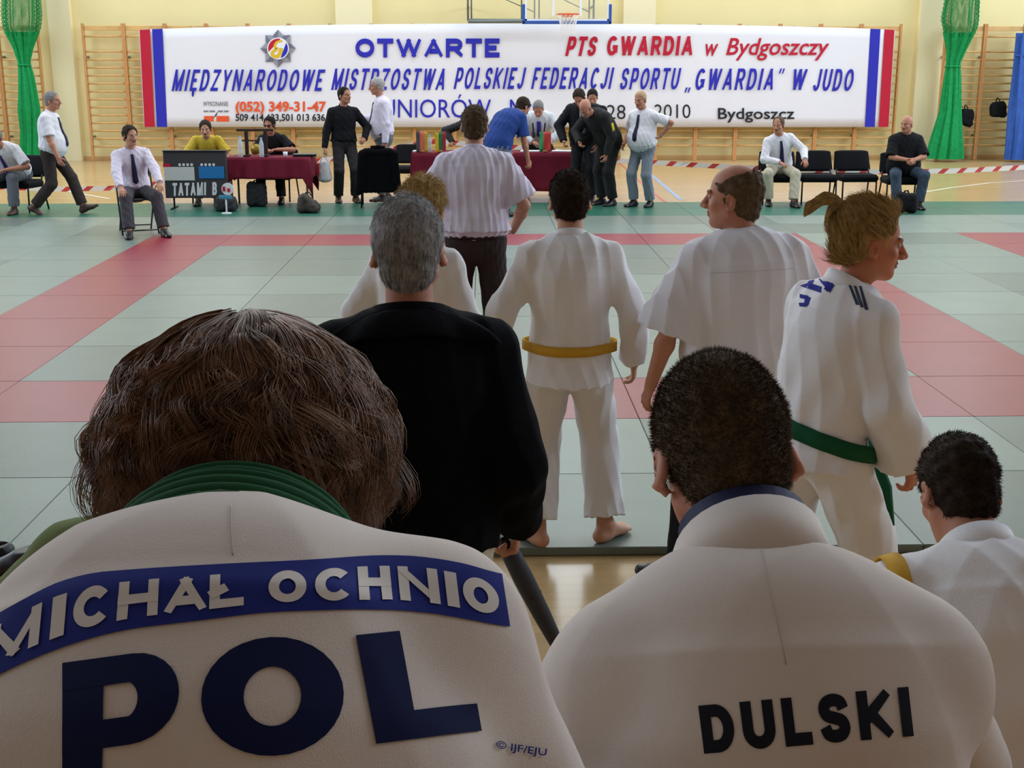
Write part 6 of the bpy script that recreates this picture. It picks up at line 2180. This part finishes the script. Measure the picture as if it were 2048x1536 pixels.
tx = np.array([-160, 0, 60, 151, 303, 484, 605, 769, 878, 993, 1029.])
ty = np.array([1300, 1226, 1188, 1150, 1138, 1128, 1123, 1111, 1117, 1143, 1160.])
bx = np.array([-160, 0, 121, 242, 424, 527, 727, 848, 1029.])
by = np.array([1450, 1352, 1298, 1262, 1240, 1226, 1219, 1225, 1259.])
def band(V):
    """V: x in photo columns, y 0 (lower edge) .. 1 (upper edge) of the name band"""
    x = V[:, 0]; t_ = np.interp(x, tx, ty); b_ = np.interp(x, bx, by)
    t2 = sum(np.interp(x + d, tx, ty) for d in (-50, -25, 0, 25, 50)) / 5; b2 = sum(np.interp(x + d, bx, by) for d in (-50, -25, 0, 25, 50)) / 5
    xs = x - (V[:, 1] - .5) * 26 * (500 - x) / 500 * -1 * .6
    return np.stack([xs, b2 + (t2 - b2) * V[:, 1]], 1)
nx_, ny_ = 90, 9
g_ = np.array([(-60 + 1070 * i / nx_, j / ny_) for i in range(nx_ + 1) for j in range(ny_ + 1)])
Q = np.array([(i * (ny_ + 1) + j, (i + 1) * (ny_ + 1) + j, (i + 1) * (ny_ + 1) + j + 1, i * (ny_ + 1) + j + 1) for i in range(nx_) for j in range(ny_)])
decal(r, jk, g_, Q, band, PBLUE, 'name_band', .0012)
boxes = [(-18, 85), (106, 134), (150, 226), (238, 318), (330, 415), (420, 488), (537, 612), (629, 703), (714, 780), (796, 876), (890, 914), (924, 994)]
for ch, (a, c) in zip('MICHAŁOCHNIO', boxes):
    h_ = 80.0
    wt_ = 24 / h_
    L_, W_ = pen(ch, .26, 1.0)
    Wb = (c - a) / h_
    g = GLYPH[ch][0]
    L_, W_ = pen(ch, .26, Wb / g if g else 1.0)
    V, Q, K_ = sub_quads(L_[0][1], .12, True)
    V = np.stack([a + V[:, 0] / max(W_, 1e-6) * (c - a), .17 + .62 * V[:, 1]], 1)
    decal(r, jk, V, Q, band, PWHITE, 'name_letter', .0019, K_)
for ch, (TL, TR, BR, BL) in zip('POL', (((127, 1328), (362, 1296), (352, 1560), (127, 1590)), ((400, 1284), (682, 1268), (690, 1506), (405, 1518)), ((710, 1272), (925, 1250), (960, 1462), (751, 1488)))):
    g = GLYPH[ch][0]
    wt_, wd_ = {'P': (.215, .68), 'O': (.25, .80), 'L': (.26, .80)}[ch]
    L_, W_ = pen(ch, wt_, wd_)
    f2 = quad_map(TL, TR, BR, BL)
    V, Q, K_ = sub_quads(L_[0][1], .06, True)
    decal(r, jk, V, Q, lambda V, W_=W_, f2=f2: f2(V, W_), PNAVY, 'country_letter', .0014, K_)
V, T = type_mesh('© IJF/EJU', .01)
lo, hi = V.min(0), V.max(0)
f3 = quad_map((988, 1480), (1090, 1496), (1088, 1516), (986, 1500))
decal(r, jk, (V - lo) / (hi - lo), T, f3, PBLUE, 'small_print', .002)
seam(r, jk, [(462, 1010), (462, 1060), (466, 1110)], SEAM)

# his wavy hair
def wavy_hair(root, P):
    rg = np.random.default_rng(21)
    c = P.hc + P.Rh @ np.array([-.020, -.016, .024])
    rad = np.array([.120, .128, .106])
    v = Vox(c - .2, c + .2, .0045)
    v.ell(c, rad * .93, k=0)
    v.ell(c + np.array([-.062, -.02, -.045]), (.045, .06, .06), k=.04)
    v.ell(c + np.array([.064, -.02, -.045]), (.045, .06, .06), k=.04)
    v.plane(c + np.array([0, 0, -.085]), (0, 0, -1.0), .01)
    v.disp(lambda X, Y, Z: .003 * (np.sin(90 * X + 30 * np.sin(22 * Z)) + np.sin(70 * X + 55 * Y + 40 * Z)))
    v.build('hair', HAIR_AUB, root)
    NG, NC, K = 440, 26, 20
    out, rr = [], []
    t = np.linspace(0, 1, K)
    for gI in range(NG):
        phi = rg.uniform(0, 2 * math.pi)
        back = max(0, -math.sin(phi))                   # towards the camera
        th0 = R(rg.uniform(0, 75)); th1 = R(rg.uniform(112, 138) - 36 * back ** 2)
        if th1 - th0 < R(35): th0 = th1 - R(35)
        ph, fr, am = rg.uniform(0, 6.28), rg.uniform(7, 14), rg.uniform(.004, .016)
        lift0, lift1 = rg.uniform(.93, 1.03), rg.uniform(.98, 1.22)
        curl = rg.uniform(-.5, .5)
        for k in range(NC):
            e = rg.normal(0, 1, 3)
            th = th0 + (th1 - th0) * t * (1 + .03 * e[0])
            pp = phi + .05 * e[1] + curl * t ** 2 * .5 + .10 * np.sin(fr * t + ph) * t
            d = np.stack([np.sin(th) * np.cos(pp), np.sin(th) * np.sin(pp), np.cos(th)], 1)
            d = d @ rx_(-14).T
            L_ = (lift0 + (lift1 - lift0) * t ** 1.5) + .02 * e[2] * t
            p = c + d * rad * L_[:, None]
            n_ = d / np.linalg.norm(d, axis=1)[:, None]
            p = p + n_ * (am * np.sin(fr * 1.3 * t + ph * 2))[:, None] * t[:, None]
            p[:, 2] -= .022 * t ** 2 * (1 - back * .6)
            p += rg.normal(0, .0012, 3) * t[:, None]
            out.append(p)
            rr.append(np.interp(t, [0, .75, 1], [.00046, .00042, .0001]))
    # a few loose locks that stand away
    for gI in range(110):
        phi = rg.uniform(0, 2 * math.pi); th0 = R(rg.uniform(40, 90))
        ph = rg.uniform(0, 6.28)
        for k in range(4):
            th = th0 + R(rg.uniform(35, 55)) * t
            pp = phi + .35 * np.sin(9 * t + ph) * t + rg.normal(0, .02)
            d = np.stack([np.sin(th) * np.cos(pp), np.sin(th) * np.sin(pp), np.cos(th)], 1) @ rx_(-14).T
            p = c + d * rad * (1.02 + .16 * t ** 1.4 * rg.uniform(.6, 1.2))[:, None]
            p[:, 2] -= .015 * t ** 2
            out.append(p); rr.append(np.interp(t, [0, .8, 1], [.00045, .0004, .0001]))
    strand_mesh('hair_strands', np.array(out), np.array(rr), HAIR_AUB, root)
wavy_hair(r, P)
